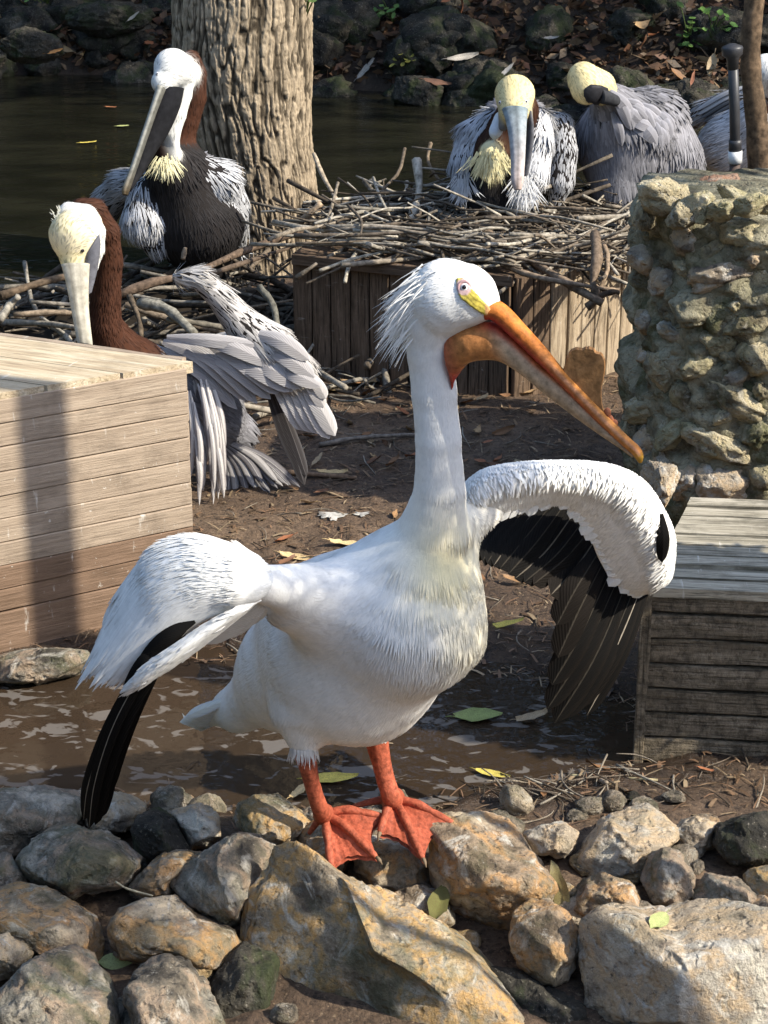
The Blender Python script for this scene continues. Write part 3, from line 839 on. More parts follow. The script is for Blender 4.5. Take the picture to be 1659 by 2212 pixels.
# ------------------------------------------------------------------ big tree
TD = 7.35
tr_pts = [(590, 640, 128), (588, 560, 118), (582, 500, 108), (560, 380, 120), (538, 280, 132), (524, 150, 148), (522, 0, 150), (524, -250, 150), (530, -700, 140), (540, -1200, 120)]
path = np.array([P(a, b, TD) for a, b, c in tr_pts]); rads = np.array([c * mpp(P(a, b, TD)) for a, b, c in tr_pts])
rads[:3] *= [1.0, .98, 1.02]
nn_ = 800; na_ = 420
pth = catmull(path, nn_); rd = np.interp(np.linspace(0, len(rads) - 1, nn_), np.arange(len(rads)), rads)
zlen = np.concatenate([[0], np.cumsum(np.linalg.norm(np.diff(pth, axis=0), axis=1))])
th = np.linspace(0, 2 * np.pi, na_, endpoint=False)
TH, ZL = np.meshgrid(th, zlen)
cyl = np.stack([np.cos(TH) * .28, np.sin(TH) * .28, ZL], -1)
warp = cyl + .02 * np.stack([fbm(cyl * 6, 51, 2), fbm(cyl * 6, 52, 2), TH * 0], -1)
n1 = np.abs(vnoise(warp * [58, 58, 8], 53)); n2 = np.abs(vnoise(warp * [110, 110, 22] + 9, 54)); n3 = np.abs(vnoise(warp * [34, 34, 4.5] + 5, 58))
bk_ = .55 * smooth(0, .34, n1) + .25 * smooth(0, .4, n2) + .20 * smooth(0, .3, n3)
bk_ = bk_ * (.85 + .3 * fbm(cyl * [30, 30, 30], 55, 3))
Rr = rd[:, None] * (1 + .03 * fbm(cyl * 2, 56, 2)) + .017 * (bk_ - .6)
V = pth[:, None, :] + Rr[..., None] * np.stack([np.cos(TH), np.sin(TH), TH * 0], -1)
tcol = smooth(.25, .85, bk_)[..., None]
tone = (.5 + .5 * fbm(cyl * 4, 57, 3))[..., None]
bcol = (1 - tcol) * np.array([.045, .034, .022]) + tcol * (np.array([.46, .365, .25]) * (.72 + .45 * tone))
V = V.reshape(-1, 3)
i, j = np.meshgrid(np.arange(nn_ - 1), np.arange(na_), indexing='ij'); j2 = (j + 1) % na_
F = np.stack([i * na_ + j, i * na_ + j2, (i + 1) * na_ + j2, (i + 1) * na_ + j], -1).reshape(-1, 4)
tree = empty('shade_tree', (pth[0][0], pth[0][1], -.1), 'thick furrowed tree trunk standing in the pond behind the nests', 'tree')
obj('trunk', V, F, M['bark'], tree, col=bcol.reshape(-1, 3))

def leaf_cloud(centres, radii, n, size, seed, cols):
    r = np.random.default_rng(seed)
    which = r.integers(len(centres), size=n)
    p = unit(r.normal(size=(n, 3))) * (r.random((n, 1)) ** .45)
    p = np.asarray(centres)[which] + p * np.asarray(radii)[which]
    a = unit(r.normal(size=(n, 3)) * [1, 1, .5]); b = unit(np.cross(a, r.normal(size=(n, 3))))
    L = size * r.uniform(.6, 1.3, (n, 1))
    V = np.stack([p - a * L, p + b * L * .42, p + a * L, p - b * L * .42], 1).reshape(-1, 3)
    F = np.arange(4 * n).reshape(-1, 4)
    c = np.asarray(cols)[r.integers(len(cols), size=n)] * r.uniform(.7, 1.2, (n, 1))
    return V, F, np.repeat(c, 4, 0)
GREENS = [(.035, .065, .018), (.05, .085, .022), (.028, .05, .016), (.07, .09, .03)]
top = pth[-1]
# limbs and crown overhead (out of frame: they shade the far bank)
limbs = []
CR = [((1.2, 12.0, 4.4), (2.6, 1.8, 1.1)), ((4.3, 11.2, 4.8), (2.2, 1.9, 1.3)), ((-2.2, 12.2, 5.0), (2.4, 2.0, 1.2)), ((2.6, 13.8, 4.2), (2.8, 1.8, 1.6)), ((-1.5, 14.5, 4.0), (3.0, 1.8, 1.8)), ((6.3, 10.2, 5.6), (2.2, 2.0, 1.5)), ((6.8, 13.0, 4.5), (2.5, 2, 2))]
for c_, r_ in CR:
    mid = (top + np.array(c_)) / 2 + [0, 0, .5]
    limbs.append(tube_arrays(catmull([top - [0, 0, .4], mid, c_], 9), np.linspace(.12, .03, 9), 8))
V_, F_ = merge(limbs)
obj('limbs', V_, F_, M['bark'], tree, col=np.tile([.12, .09, .06], (len(V_), 1)))
V_, F_, c_ = leaf_cloud([c for c, r in CR], [r for c, r in CR], 26000, .085, 5, GREENS)
cr = obj('crown', V_, F_, M['leaf'], tree, col=c_, smooth_shade=False)
tag(cr, kind='stuff')

# thin crooked stem and black pipe behind the pillar
sp = [(1640, 430, 27), (1640, 330, 26), (1632, 240, 24), (1622, 150, 22), (1624, 60, 22), (1632, -60, 22), (1634, -500, 20)]
stem_path = catmull([P(a, b, 5.22) for a, b, c in sp], 60)
stem_path[0][2] -= .0
sr = np.interp(np.linspace(0, 6, 60), range(7), [c * mpp(P(a, b, 5.22)) for a, b, c in sp])
sr = sr * (1 + .06 * np.sin(np.linspace(0, 40, 60)) * rng.random(60))
foot = stem_path[0].copy(); foot[2] = -.02
stem_path = np.vstack([catmull([foot, (foot + stem_path[0]) / 2 + [.01, 0, 0], stem_path[0]], 12)[:-1], stem_path]); sr = np.concatenate([np.full(11, sr[0] * 1.05), sr])
V_, F_ = tube_arrays(stem_path, sr, 18)
stem = empty('thin_tree', foot, 'thin brown crooked tree stem beside the black pipe', 'tree')
n_ = fbm(V_ * [50, 50, 14], 61, 3)
V_ = V_ + unit((V_ - V_.mean(0)) * [1, 1, 0]) * (.0025 * n_)[:, None]
obj('trunk', V_, F_, M['twig'], stem, col=np.array([.15, .10, .06]) * (1 + .6 * n_[:, None]))
CR2 = [((.9, 5.3, 3.4), (.7, .5, .45))]
V_, F_, c_ = leaf_cloud([c for c, r in CR2], [r for c, r in CR2], 900, .07, 6, GREENS)
V2, F2 = tube_arrays(catmull([stem_path[-1], np.array([.93, 5.1, 2.6]), np.array(CR2[0][0])], 8), np.linspace(.022, .008, 8), 8)
obj('branch', V2, F2, M['twig'], stem, col=np.tile([.15, .10, .06], (len(V2), 1)))
tag(obj('crown', V_, F_, M['leaf'], stem, col=c_, smooth_shade=False), kind='stuff')

pb = P(1588, 432, 5.17); pt = P(1582, 112, 5.17)
pb0 = pb.copy(); pb0[2] = -.02
pipe = empty('standpipe', pb0, 'black upright pipe with flared cap and pale tape ring', 'pipe')
rp = 14 * mpp(pb)
b_, t_ = P(1588, 350, 5.17), P(1588, 330, 5.17)
V_, F_ = tube_arrays([pb0, (pb0 + b_) / 2, b_], rp * .82, 16); obj('lower_tube', V_, F_, M['rusty_pipe'], pipe)
V_, F_ = tube_arrays([P(1588, 352, 5.17), P(1587, 240, 5.17), pt], rp * .80, 16); obj('upper_tube', V_, F_, M['black_pipe'], pipe)
V_, F_ = tube_arrays([P(1588, 352, 5.17), P(1588, 340, 5.17), P(1588, 326, 5.17)], rp * 1.08, 16); obj('tape_ring', V_, F_, M['white_tape'], pipe)
V_, F_ = tube_arrays([P(1588, 326, 5.17), P(1588, 310, 5.17), P(1588, 302, 5.17)], rp * 1.0, 16); obj('coupling', V_, F_, M['black_pipe'], pipe)
V_, F_ = tube_arrays([P(1583, 150, 5.17), P(1583, 125, 5.17), P(1582, 118, 5.17), P(1582, 104, 5.17), P(1582, 100, 5.17), P(1582, 94, 5.17)], np.array([.82, .95, 1.55, 1.62, 1.5, .5]) * rp, 18); obj('cap', V_, F_, M['black_pipe'], pipe)
# ================================================================== bird tools
def surface_nets(vals, org, h):
    s = vals < 0
    c = np.zeros(np.array(vals.shape) - 1, np.int8)
    for dx in (0, 1):
        for dy in (0, 1):
            for dz in (0, 1):
                c += s[dx:c.shape[0] + dx, dy:c.shape[1] + dy, dz:c.shape[2] + dz]
    mask = (c > 0) & (c < 8)
    idx = np.full(mask.shape, -1, np.int64)
    cells = np.argwhere(mask)
    idx[mask] = np.arange(len(cells))
    acc = np.zeros((len(cells), 3)); cnt = np.zeros(len(cells))
    corners = [(a, b, d) for a in (0, 1) for b in (0, 1) for d in (0, 1)]
    for a in corners:
        for ax in range(3):
            if a[ax] == 1: continue
            b = list(a); b[ax] = 1
            va = vals[cells[:, 0] + a[0], cells[:, 1] + a[1], cells[:, 2] + a[2]]
            vb = vals[cells[:, 0] + b[0], cells[:, 1] + b[1], cells[:, 2] + b[2]]
            m = (va < 0) != (vb < 0)
            t = np.where(m, va / (va - vb + 1e-20), 0)
            pos = np.tile(np.array(a, float), (len(cells), 1)); pos[:, ax] = t
            acc += pos * m[:, None]; cnt += m
    V = (cells + acc / cnt[:, None]) * h + org
    quads = []
    for ax in range(3):
        u, v = [(1, 2), (2, 0), (0, 1)][ax]
        sl0 = [slice(None)] * 3; sl1 = [slice(None)] * 3
        sl0[ax] = slice(0, -1); sl1[ax] = slice(1, None)
        e = s[tuple(sl0)] != s[tuple(sl1)]
        ed = np.argwhere(e)
        ok = (ed[:, u] > 0) & (ed[:, v] > 0) & (ed[:, u] < vals.shape[u] - 1) & (ed[:, v] < vals.shape[v] - 1)
        ed = ed[ok]
        inside = s[ed[:, 0], ed[:, 1], ed[:, 2]]
        def cell(du, dv):
            q = ed.copy(); q[:, u] += du; q[:, v] += dv
            return idx[q[:, 0], q[:, 1], q[:, 2]]
        f = np.stack([cell(-1, -1), cell(0, -1), cell(0, 0), cell(-1, 0)], -1)
        f[~inside] = f[~inside][:, ::-1]
        quads.append(f)
    return V, np.vstack(quads)

class Bird:
    def __init__(s, name, base, label):
        s.root = empty(name, base, label, 'pelican')
        s.pr = []; s.fp = []
    def cap(s, a, b, ra, rb, col, k=.025, fc=None, fL=.05, fW=.009, dens=1.0, lift=.06, sweep=.12):
        """a: headward end, b: tailward end, each (photo x, y, distance); radii in photo units; f*: the feathers it carries"""
        A, B = P(*a), P(*b)
        s.fp.append((np.array(fc if fc is not None else col, float), fL, fW, dens if fc is not None else 0.0, lift, sweep))
        s.pr.append((A, B, ra * mpp(A), rb * mpp(B), np.array(col, float), k))
    def chain(s, pts, col, k=.006, **kw):
        for p, q in zip(pts[:-1], pts[1:]):
            s.cap(p[:3], q[:3], p[3], q[3], col, k, **kw)
    @staticmethod
    def _d(p, pr):
        A, B, ra, rb = pr[:4]
        ab = B - A; L2 = max(ab @ ab, 1e-9)
        t = np.clip(((p - A) @ ab) / L2, 0, 1)
        return np.linalg.norm(p - A - t[..., None] * ab, axis=-1) - (ra + (rb - ra) * t)
    def build(s, h, mat, lump=.0, name='body', sharp=.006, colfn=None):
        lo = np.min([np.minimum(q[0] - q[2], q[1] - q[3]) for q in s.pr], 0) - 3 * h
        hi = np.max([np.maximum(q[0] + q[2], q[1] + q[3]) for q in s.pr], 0) + 3 * h
        n = np.ceil((hi - lo) / h).astype(int) + 1
        val = np.full(n, .2, np.float32)
        for q in s.pr:
            m = q[5] * 2 + 3 * h
            b0 = np.maximum(((np.minimum(q[0] - q[2], q[1] - q[3]) - m - lo) / h).astype(int), 0)
            b1 = np.minimum(((np.maximum(q[0] + q[2], q[1] + q[3]) + m - lo) / h).astype(int) + 2, n)
            sl = tuple(slice(a, b) for a, b in zip(b0, b1))
            g_ = np.stack(np.meshgrid(*[np.arange(a, b) for a, b in zip(b0, b1)], indexing='ij'), -1) * h + lo
            d = s._d(g_, q)
            o = val[sl]
            kk = q[5]
            hh_ = np.clip(.5 + .5 * (o - d) / kk, 0, 1)
            val[sl] = np.where(o > .15, np.minimum(d, .2), o * (1 - hh_) + d * hh_ - kk * hh_ * (1 - hh_))
        V, F = surface_nets(val, lo, h)
        s.V, s.F = V, F
        # smooth once
        s.N = s.normals(V, F)
        if lump:
            V = V + s.N * (lump * fbm(V * 45, 71, 3))[:, None]
            s.V = V; s.N = s.normals(V, F)
        w, fl = s.field(V, sharp)
        col = w @ np.array([q[4] for q in s.pr])
        if colfn: col = colfn(V, s.N, col)
        s.col = col
        s.bvh = BVHTree.FromPolygons([tuple(v) for v in V.tolist()], F.tolist())
        return obj(name, V, F, mat, s.root, col=col)
    @staticmethod
    def normals(V, F):
        n = np.zeros_like(V)
        fn = np.cross(V[F[:, 2]] - V[F[:, 0]], V[F[:, 3]] - V[F[:, 1]])
        for k_ in range(4): np.add.at(n, F[:, k_], fn)
        return unit(n)
    def field(s, p, sharp=.01):
        d = np.stack([s._d(p, q) for q in s.pr], -1)
        d = d - d.min(-1, keepdims=True)
        w = np.exp(-d / sharp); w /= w.sum(-1, keepdims=True)
        ax = np.array([unit(q[1] - q[0]) for q in s.pr])
        return w, unit(w @ ax)
    def sample(s, n, seed, keep=None):
        r = np.random.default_rng(seed)
        V, F = s.V, s.F
        ar = np.linalg.norm(np.cross(V[F[:, 2]] - V[F[:, 0]], V[F[:, 3]] - V[F[:, 1]]), axis=1)
        if keep is not None: ar = ar * keep(V[F].mean(1))
        f = r.choice(len(F), n, p=ar / ar.sum())
        u, v = r.random((n, 1)), r.random((n, 1))
        q = V[F[f]]; nq = s.N[F[f]]
        bl = lambda a: (a[:, 0] * (1 - u) * (1 - v) + a[:, 1] * u * (1 - v) + a[:, 2] * u * v + a[:, 3] * (1 - u) * v)
        p, nn = bl(q), unit(bl(nq))
        c = bl(s.col[F[f]])
        w, fl = s.field(p, .03)
        return p, nn, fl, c, r

def bird_coat(b, n, seed, dark=.62, name='plumage'):
    p, nn, fl, cc, r = b.sample(n, seed)
    w, _ = b.field(p, .008)
    k_ = w.argmax(-1)
    fc = np.array([f[0] for f in b.fp])[k_]
    g_ = lambda i: np.array([f[i] for f in b.fp])[k_]
    keep = r.random(n) < g_(3)
    p, nn, fl, fc = p[keep], nn[keep], fl[keep], fc[keep]
    L, Wd, li = g_(1)[keep], g_(2)[keep], g_(4)[keep]
    m = len(p)
    fc = fc * r.uniform(.65, 1.2, (m, 1))
    V, F, C = coat_arrays(p, nn, fl, L * r.uniform(.7, 1.3, m), Wd * r.uniform(.75, 1.2, m), li * r.uniform(.5, 1.6, m), fc, fc * dark, fc * .8, .12, r, .05)
    o = obj(name, V, F, M['feather'], b.root, col=C)
    tag(o, kind='stuff')
    return o
def coat_arrays(p, n, fl, L, Wd, lift, base, edge, tip=None, sweep=0.0, r=None, curl=.0, rows=4):
    """many small overlapping feathers lying along fl on a surface"""
    N = len(p)
    r = r or np.random.default_rng(1)
    fl = fl + sweep * r.normal(size=(N, 3))
    fl = unit(fl - n * np.sum(fl * n, -1, keepdims=True))
    sd = np.cross(n, fl)
    L = np.broadcast_to(np.asarray(L, float), (N,))[:, None]; Wd = np.broadcast_to(np.asarray(Wd, float), (N,))[:, None]
    lift = np.broadcast_to(np.asarray(lift, float), (N,))[:, None]
    ts = np.linspace(0, 1, rows)
    wp = np.sin(np.pi * np.clip(.18 + .82 * ts, 0, 1)) ** .75 * .98 + .02
    wp = wp / wp.max()
    Vs, Cs = [], []
    tip = edge if tip is None else tip
    for t, w in zip(ts, wp):
        c0 = p + fl * (L * (t - .15)) + n * (lift * L * (t - .12) - curl * L * t * t)
        for k_, sgn in enumerate((-1, 0, 1)):
            Vs.append(c0 + sd * (sgn * .5 * Wd * w) + n * (Wd * .10 if sgn == 0 else 0))
            cc = base if sgn == 0 else edge
            Cs.append(cc * (1 - t ** 3) + tip * t ** 3)
    nv = rows * 3
    V = np.stack(Vs, 1).reshape(-1, 3); C = np.stack(Cs, 1).reshape(-1, 3)
    f = []
    for i in range(rows - 1):
        for j in range(2):
            f.append((i * 3 + j, i * 3 + j + 1, (i + 1) * 3 + j + 1, (i + 1) * 3 + j))
    F = (np.arange(N)[:, None, None] * nv + np.array(f)[None]).reshape(-1, 4)
    return V, F, C

def blade_arrays(pts, width, nrm, col, shaft=None, edge=None, n=14, tipsharp=.5, camber=.12, baserel=.35, tipcol=None, curvew=None):
    """one large feather: pts = control points in metres base->tip; width in metres; nrm = face direction"""
    path = catmull(pts, n)
    T = unit(np.gradient(path, axis=0))
    nrm = np.broadcast_to(np.asarray(nrm, float), path.shape)
    sd = unit(np.cross(T, nrm)); nn = np.cross(sd, T)
    t = np.linspace(0, 1, n)
    w = width * (baserel + (1 - baserel) * np.sin(np.clip(t / .62, 0, 1) * np.pi / 2)) * np.sqrt(np.clip(1 - np.clip((t - tipsharp) / (1 - tipsharp), 0, 1) ** 2.2, 0, 1))
    w[-1] = width * .04
    us = np.array([-1, -.55, -.09, 0, .09, .55, 1.0])
    z = np.array([-1, -.25, 0.0, .12, 0.0, -.25, -1.0]) * camber
    col = np.asarray(col, float)
    shaft = col * 1.0 if shaft is None else np.asarray(shaft, float)
    edge = col if edge is None else np.asarray(edge, float)
    cc = [edge, col, col, shaft, col, col, edge]
    V, C, UV = [], [], []
    for i in range(n):
        for u, zz_, c in zip(us, z, cc):
            V.append(path[i] + sd[i] * u * w[i] * .5 + nn[i] * zz_ * w[i])
            if tipcol is not None: c = c * (1 - t[i] ** 3) + np.asarray(tipcol) * t[i] ** 3
            C.append(c); UV.append((u, t[i]))
    m = len(us)
    F = [(i * m + j, i * m + j + 1, (i + 1) * m + j + 1, (i + 1) * m + j) for i in range(n - 1) for j in range(m - 1)]
    return np.array(V), np.array(F), np.array(C), np.array(UV)
def blade(parent, name, pts, width_px, nrm, col, **kw):
    W_ = [P(*q) for q in pts]
    V, F, C, UV = blade_arrays(W_, width_px * mpp(W_[0]), nrm, col, **kw)
    return obj(name, V, F, M['blade'], parent, col=C, uv=UV)
def grid_surface(rows, nu, nv):
    """rows: list of lists of (px, py, D); returns nu x nv world grid"""
    G = np.array([[P(*q) for q in r_] for r_ in rows])
    A = np.array([catmull(r_, nv) for r_ in G])
    return np.array([catmull(A[:, j], nu) for j in range(nv)]).transpose(1, 0, 2)
def sheet(parent, name, rows, nu, nv, thick, mat, col, away=None, round_edge=None):
    """a curved wing membrane with real thickness, returns (obj, grid, normals)"""
    G = grid_surface(rows, nu, nv)
    du, dv = np.gradient(G, axis=0), np.gradient(G, axis=1)
    N = unit(np.cross(du, dv))
    tow = CAMP - G
    N = N * np.sign(np.sum(N * tow, -1).mean())
    iu = np.linspace(0, 1, nu)[:, None]; iv = np.linspace(0, 1, nv)[None]
    prof = np.minimum(np.minimum(iu, 1 - iu) / .12, np.minimum(iv, 1 - iv) / .12)
    prof = np.clip(prof, 0, 1) ** .5
    if round_edge is not None: prof = prof * round_edge(iu, iv)
    Fr = G + N * (thick * .5 * prof)[..., None]; Bk = G - N * (thick * .5 * prof)[..., None]
    V = np.vstack([Fr.reshape(-1, 3), Bk.reshape(-1, 3)])
    i, j = np.meshgrid(np.arange(nu - 1), np.arange(nv - 1), indexing='ij')
    f = np.stack([i * nv + j, i * nv + j + 1, (i + 1) * nv + j + 1, (i + 1) * nv + j], -1).reshape(-1, 4)
    o = nu * nv
    F = np.vstack([f, f[:, ::-1] + o])
    C = np.tile(np.asarray(col, float), (len(V), 1)) if np.ndim(col) == 1 else col
    ob = obj(name, V, F, mat, parent, col=C)
    return ob, Fr, N
def coat_sheet(Fr, N, n, L, Wd, lift, base, edge, along='v', flip=False, seed=1, sweep=.06, keep=None, tip=None, rows=4, curl=0):
    r = np.random.default_rng(seed)
    nu, nv = Fr.shape[:2]
    u, v = r.random(n), r.random(n)
    if keep is not None:
        k_ = keep(u, v) > r.random(n); u, v = u[k_], v[k_]
    x, y = u * (nu - 1), v * (nv - 1)
    i, j = np.minimum(x.astype(int), nu - 2), np.minimum(y.astype(int), nv - 2)
    a, b = (x - i)[:, None], (y - j)[:, None]
    bl = lambda A: A[i, j] * (1 - a) * (1 - b) + A[i + 1, j] * a * (1 - b) + A[i + 1, j + 1] * a * b + A[i, j + 1] * (1 - a) * b
    p, nn = bl(Fr), unit(bl(N))
    fl = (Fr[i, j + 1] - Fr[i, j]) if along == 'v' else (Fr[i + 1, j] - Fr[i, j])
    fl = unit(fl) * (-1 if flip else 1)
    m = len(p)
    sel = lambda q: q(u, v) if callable(q) else np.asarray(q, float)
    B, E = sel(base), sel(edge)
    B = np.broadcast_to(B, (m, 3)) * r.uniform(.9, 1.06, (m, 1)); E = np.broadcast_to(E, (m, 3)) * r.uniform(.85, 1.08, (m, 1))
    Lr = sel(L) * r.uniform(.75, 1.25, m); Wr = sel(Wd) * r.uniform(.8, 1.2, m)
    return coat_arrays(p, nn, fl, Lr, Wr, lift * r.uniform(.5, 1.5, m), B, E, tip, sweep, r, curl, rows)
def cat_coats(cs):
    Vs, Fs, Cs, o = [], [], [], 0
    for V, F, C in cs:
        Vs.append(V); Fs.append(F + o); Cs.append(C); o += len(V)
    return np.vstack(Vs), np.vstack(Fs), np.vstack(Cs)
def strands(roots, dirs, L, w0, col, r, droop=.3, n=5):
    Vs, Fs, Cs, o = [], [], [], 0
    for p, d in zip(roots, dirs):
        l = L * r.uniform(.55, 1.15)
        t = np.linspace(0, 1, n)[:, None]
        path = p + d * l * t + np.array([0, 0, -1]) * droop * l * t ** 2 + r.normal(size=3) * .05 * l * t ** 2
        sd = unit(np.cross(d, CAMP - p))
        ww = w0 * (1 - t ** 1.5 * .92)
        V = np.stack([path - sd * ww, path + sd * ww + unit(CAMP - p) * ww * .3], 1).reshape(-1, 3)
        Vs.append(V); Fs.append(np.array([(2 * i, 2 * i + 1, 2 * i + 3, 2 * i + 2) for i in range(n - 1)]) + o); o += 2 * n
        Cs.append(np.tile(np.asarray(col) * r.uniform(.85, 1.05), (2 * n, 1)))
    return np.vstack(Vs), np.vstack(Fs), np.vstack(Cs)
def inside_poly(x, y, poly):
    c = np.zeros(np.shape(x), bool)
    n = len(poly)
    for i in range(n):
        x0, y0 = poly[i]; x1, y1 = poly[(i + 1) % n]
        m = ((y0 > y) != (y1 > y)) & (x < (x1 - x0) * (y - y0) / (y1 - y0 + 1e-12) + x0)
        c ^= m
    return c
def patch_on(bvh, poly, step, off, crown=0.0):
    """a thin raised skin patch that follows the surface it sits on"""
    poly = np.asarray(poly, float)
    x0, y0 = poly.min(0) - step; x1, y1 = poly.max(0) + step
    xs, ys = np.arange(x0, x1 + step, step), np.arange(y0, y1 + step, step)
    V, idx, xy = [], -np.ones((len(ys), len(xs)), int), []
    for a, y in enumerate(ys):
        for b, x in enumerate(xs):
            # snap points just outside onto the outline
            ins = inside_poly(np.array(x), np.array(y), poly)
            q = (x, y)
            if not ins:
                best = None
                for i in range(len(poly)):
                    p0, p1 = poly[i], poly[(i + 1) % len(poly)]
                    d = p1 - p0; t = np.clip(((np.array(q) - p0) @ d) / (d @ d + 1e-9), 0, 1); c = p0 + t * d
                    dd = np.linalg.norm(c - q)
                    if best is None or dd < best[0]: best = (dd, c)
                if best[0] > step * .75: continue
                q = tuple(best[1])
            h = bvh.ray_cast(Vector(CAMP), Vector(unit(ray(*q))))
            if h[0] is None: continue
            rise = off if ins else off * .1
            V.append(np.array(h[0]) + np.array(h[1]) * rise); xy.append(q)
            idx[a, b] = len(V) - 1
    F = []
    for a in range(len(ys) - 1):
        for b in range(len(xs) - 1):
            q = [idx[a, b], idx[a, b + 1], idx[a + 1, b + 1], idx[a + 1, b]]
            if min(q) >= 0: F.append(tuple(q))
            elif sum(i >= 0 for i in q) == 3: F.append(tuple(i for i in q if i >= 0))
    return np.array(V), F, np.array(xy)
def loft(secs, k=20, n=60):
    """secs: (top(px,py,D), bottom(px,py,D), half width px): closed elliptical loft, returns V,F,t,phi"""
    T_ = catmull([P(*s_[0]) for s_ in secs], n); B_ = catmull([P(*s_[1]) for s_ in secs], n)
    w = np.interp(np.linspace(0, len(secs) - 1, n), range(len(secs)), [s_[2] * mpp(P(*s_[0])) for s_ in secs])
    c = (T_ + B_) / 2; h = (T_ - B_) / 2
    ax = unit(np.gradient(c, axis=0)); sd = unit(np.cross(ax, h))
    a = np.linspace(0, 2 * np.pi, k, endpoint=False)
    V = c[:, None] + np.cos(a)[None, :, None] * h[:, None] + np.sin(a)[None, :, None] * sd[:, None] * w[:, None, None]
    V = V.reshape(-1, 3)
    i, j = np.meshgrid(np.arange(n - 1), np.arange(k), indexing='ij'); j2 = (j + 1) % k
    F = np.stack([i * k + j, i * k + j2, (i + 1) * k + j2, (i + 1) * k + j], -1).reshape(-1, 4)
    F = [tuple(f) for f in F.tolist()] + [tuple(range(k))[::-1], tuple((n - 1) * k + q for q in range(k))]
    t = np.repeat(np.linspace(0, 1, n), k); phi = np.tile(a, n)
    return V, F, t, phi
def ramp_col(t, stops):
    xs = [s_[0] for s_ in stops]; cs = np.array([s_[1] for s_ in stops])
    return np.stack([np.interp(t, xs, cs[:, i]) for i in range(3)], -1)

# ================================================================== the white pelican
WHITE = np.array([.82, .805, .765])
b0 = Pz(790, 1800, .15)
wp = Bird('white_pelican', b0, 'large white pelican with orange bill and feet spreading its black-tipped wings on the stones')
c = WHITE
wp.chain([(1045, 655, 2.71, 36), (1010, 640, 2.725, 66), (968, 644, 2.74, 84), (935, 690, 2.75, 62), (930, 760, 2.755, 50), (938, 850, 2.755, 48), (947, 950, 2.75, 48.5), (950, 1060, 2.75, 55), (938, 1150, 2.76, 78), (905, 1240, 2.77, 118), (878, 1325, 2.765, 164)], c)
wp.cap((878, 1325, 2.765), (762, 1412, 2.86), 164, 184, c, .05)
wp.cap((762, 1412, 2.86), (652, 1447, 2.97), 184, 130, c, .05)
wp.cap((652, 1447, 2.97), (520, 1528, 3.07), 130, 48, c, .05)
wp.cap((520, 1528, 3.07), (405, 1556, 3.15), 46, 8, c * [.92, .92, .84], .03)
wp.cap((860, 1262, 2.83), (668, 1318, 2.93), 100, 98, c, .05)
wp.cap((800, 1295, 2.80), (562, 1262, 2.61), 84, 42, c, .06)       # near upper arm
wp.cap((770, 1345, 2.80), (622, 1312, 2.70), 80, 46, c, .06)
wp.cap((960, 1150, 2.82), (1040, 1090, 2.92), 60, 52, c, .05)      # far upper arm
wp.cap((648, 1545, 2.80), (656, 1622, 2.785), 58, 24, c, .04)       # near thigh
wp.cap((810, 1530, 2.90), (816, 1590, 2.885), 46, 25, c, .03)       # far thigh
YEL = np.array([.80, .68, .36])
def wp_col(V, N, col):
    d = V - CAMP
    t = FPX / (d @ FW)
    px, py = CX + (d @ RT) * t, CY - (d @ UP) * t
    m = np.exp(-((px - 965) / 95) ** 2 - ((py - 1225) / 120) ** 2) * .85
    m2 = smooth(900, 990, px) * smooth(1100, 1200, py) * (1 - smooth(1380, 1500, py)) * .45
    m = np.clip(np.maximum(m, m2), 0, 1) * (N[:, 1] < .3)
    return col * (1 - m[:, None]) + YEL * m[:, None]
wp.build(.0075, M['down'], .0008, colfn=wp_col)
R_ = wp.root
def pxy(V):
    d = V - CAMP; t = FPX / (d @ FW)
    return CX + (d @ RT) * t, CY - (d @ UP) * t
# plumage: short on the back, long hair-like streaks on the breast
p, n, fl, cc, r = wp.sample(19000, 3, keep=lambda q: smooth(960, 1130, pxy(q)[1]) * (1 - (pxy(q)[0] < 690) * (pxy(q)[1] < 1335) * (q[:, 1] < 2.86)))
px, py = pxy(p)
br = smooth(1080, 1200, py) * smooth(760, 880, px)
down = np.array([0, .0, -1.0]) + np.array([-.10, .12, 0])
fl = unit(fl * (1 - br[:, None]) + down * br[:, None])
coats = [coat_arrays(p, n, fl, .020 + .016 * br, .0046 - .0020 * br, .006 + .010 * br, cc * r.uniform(.97, 1.02, (len(p), 1)), cc * r.uniform(.95, 1.0, (len(p), 1)), None, .05, r, .02)]
# finer coat on the neck and head
p, n, fl, cc, r = wp.sample(6000, 4, keep=lambda q: (1 - smooth(980, 1120, pxy(q)[1])) * (pxy(q)[0] < 1035))
coats.append(coat_arrays(p, n, fl, .010, .0026, .02, cc, cc * .97, None, .10, r, .0))
V_, F_, C_ = cat_coats(coats)
tag(obj('plumage', V_, F_, M['feather'], R_, col=C_), kind='stuff')
# shaggy crest down the nape
r = np.random.default_rng(9)
roots, dirs = [], []
line = catmull([P(*q) for q in [(935, 572, 2.74), (905, 590, 2.74), (886, 620, 2.745), (878, 660, 2.75), (880, 700, 2.755)]], 40)
for i in range(380):
    q = line[r.integers(40)] + r.normal(size=3) * [.006, .016, .006] + [.012, 0, -.004]
    d = unit(np.array([-.80, r.normal() * .18, -.50 + r.normal() * .22]))
    roots.append(q); dirs.append(d)
V_, F_, C_ = strands(roots, dirs, .060, .0011, (.86, .85, .81), r, .38)
tag(obj('crest', V_, F_, M['feather'], R_, col=C_), kind='stuff')
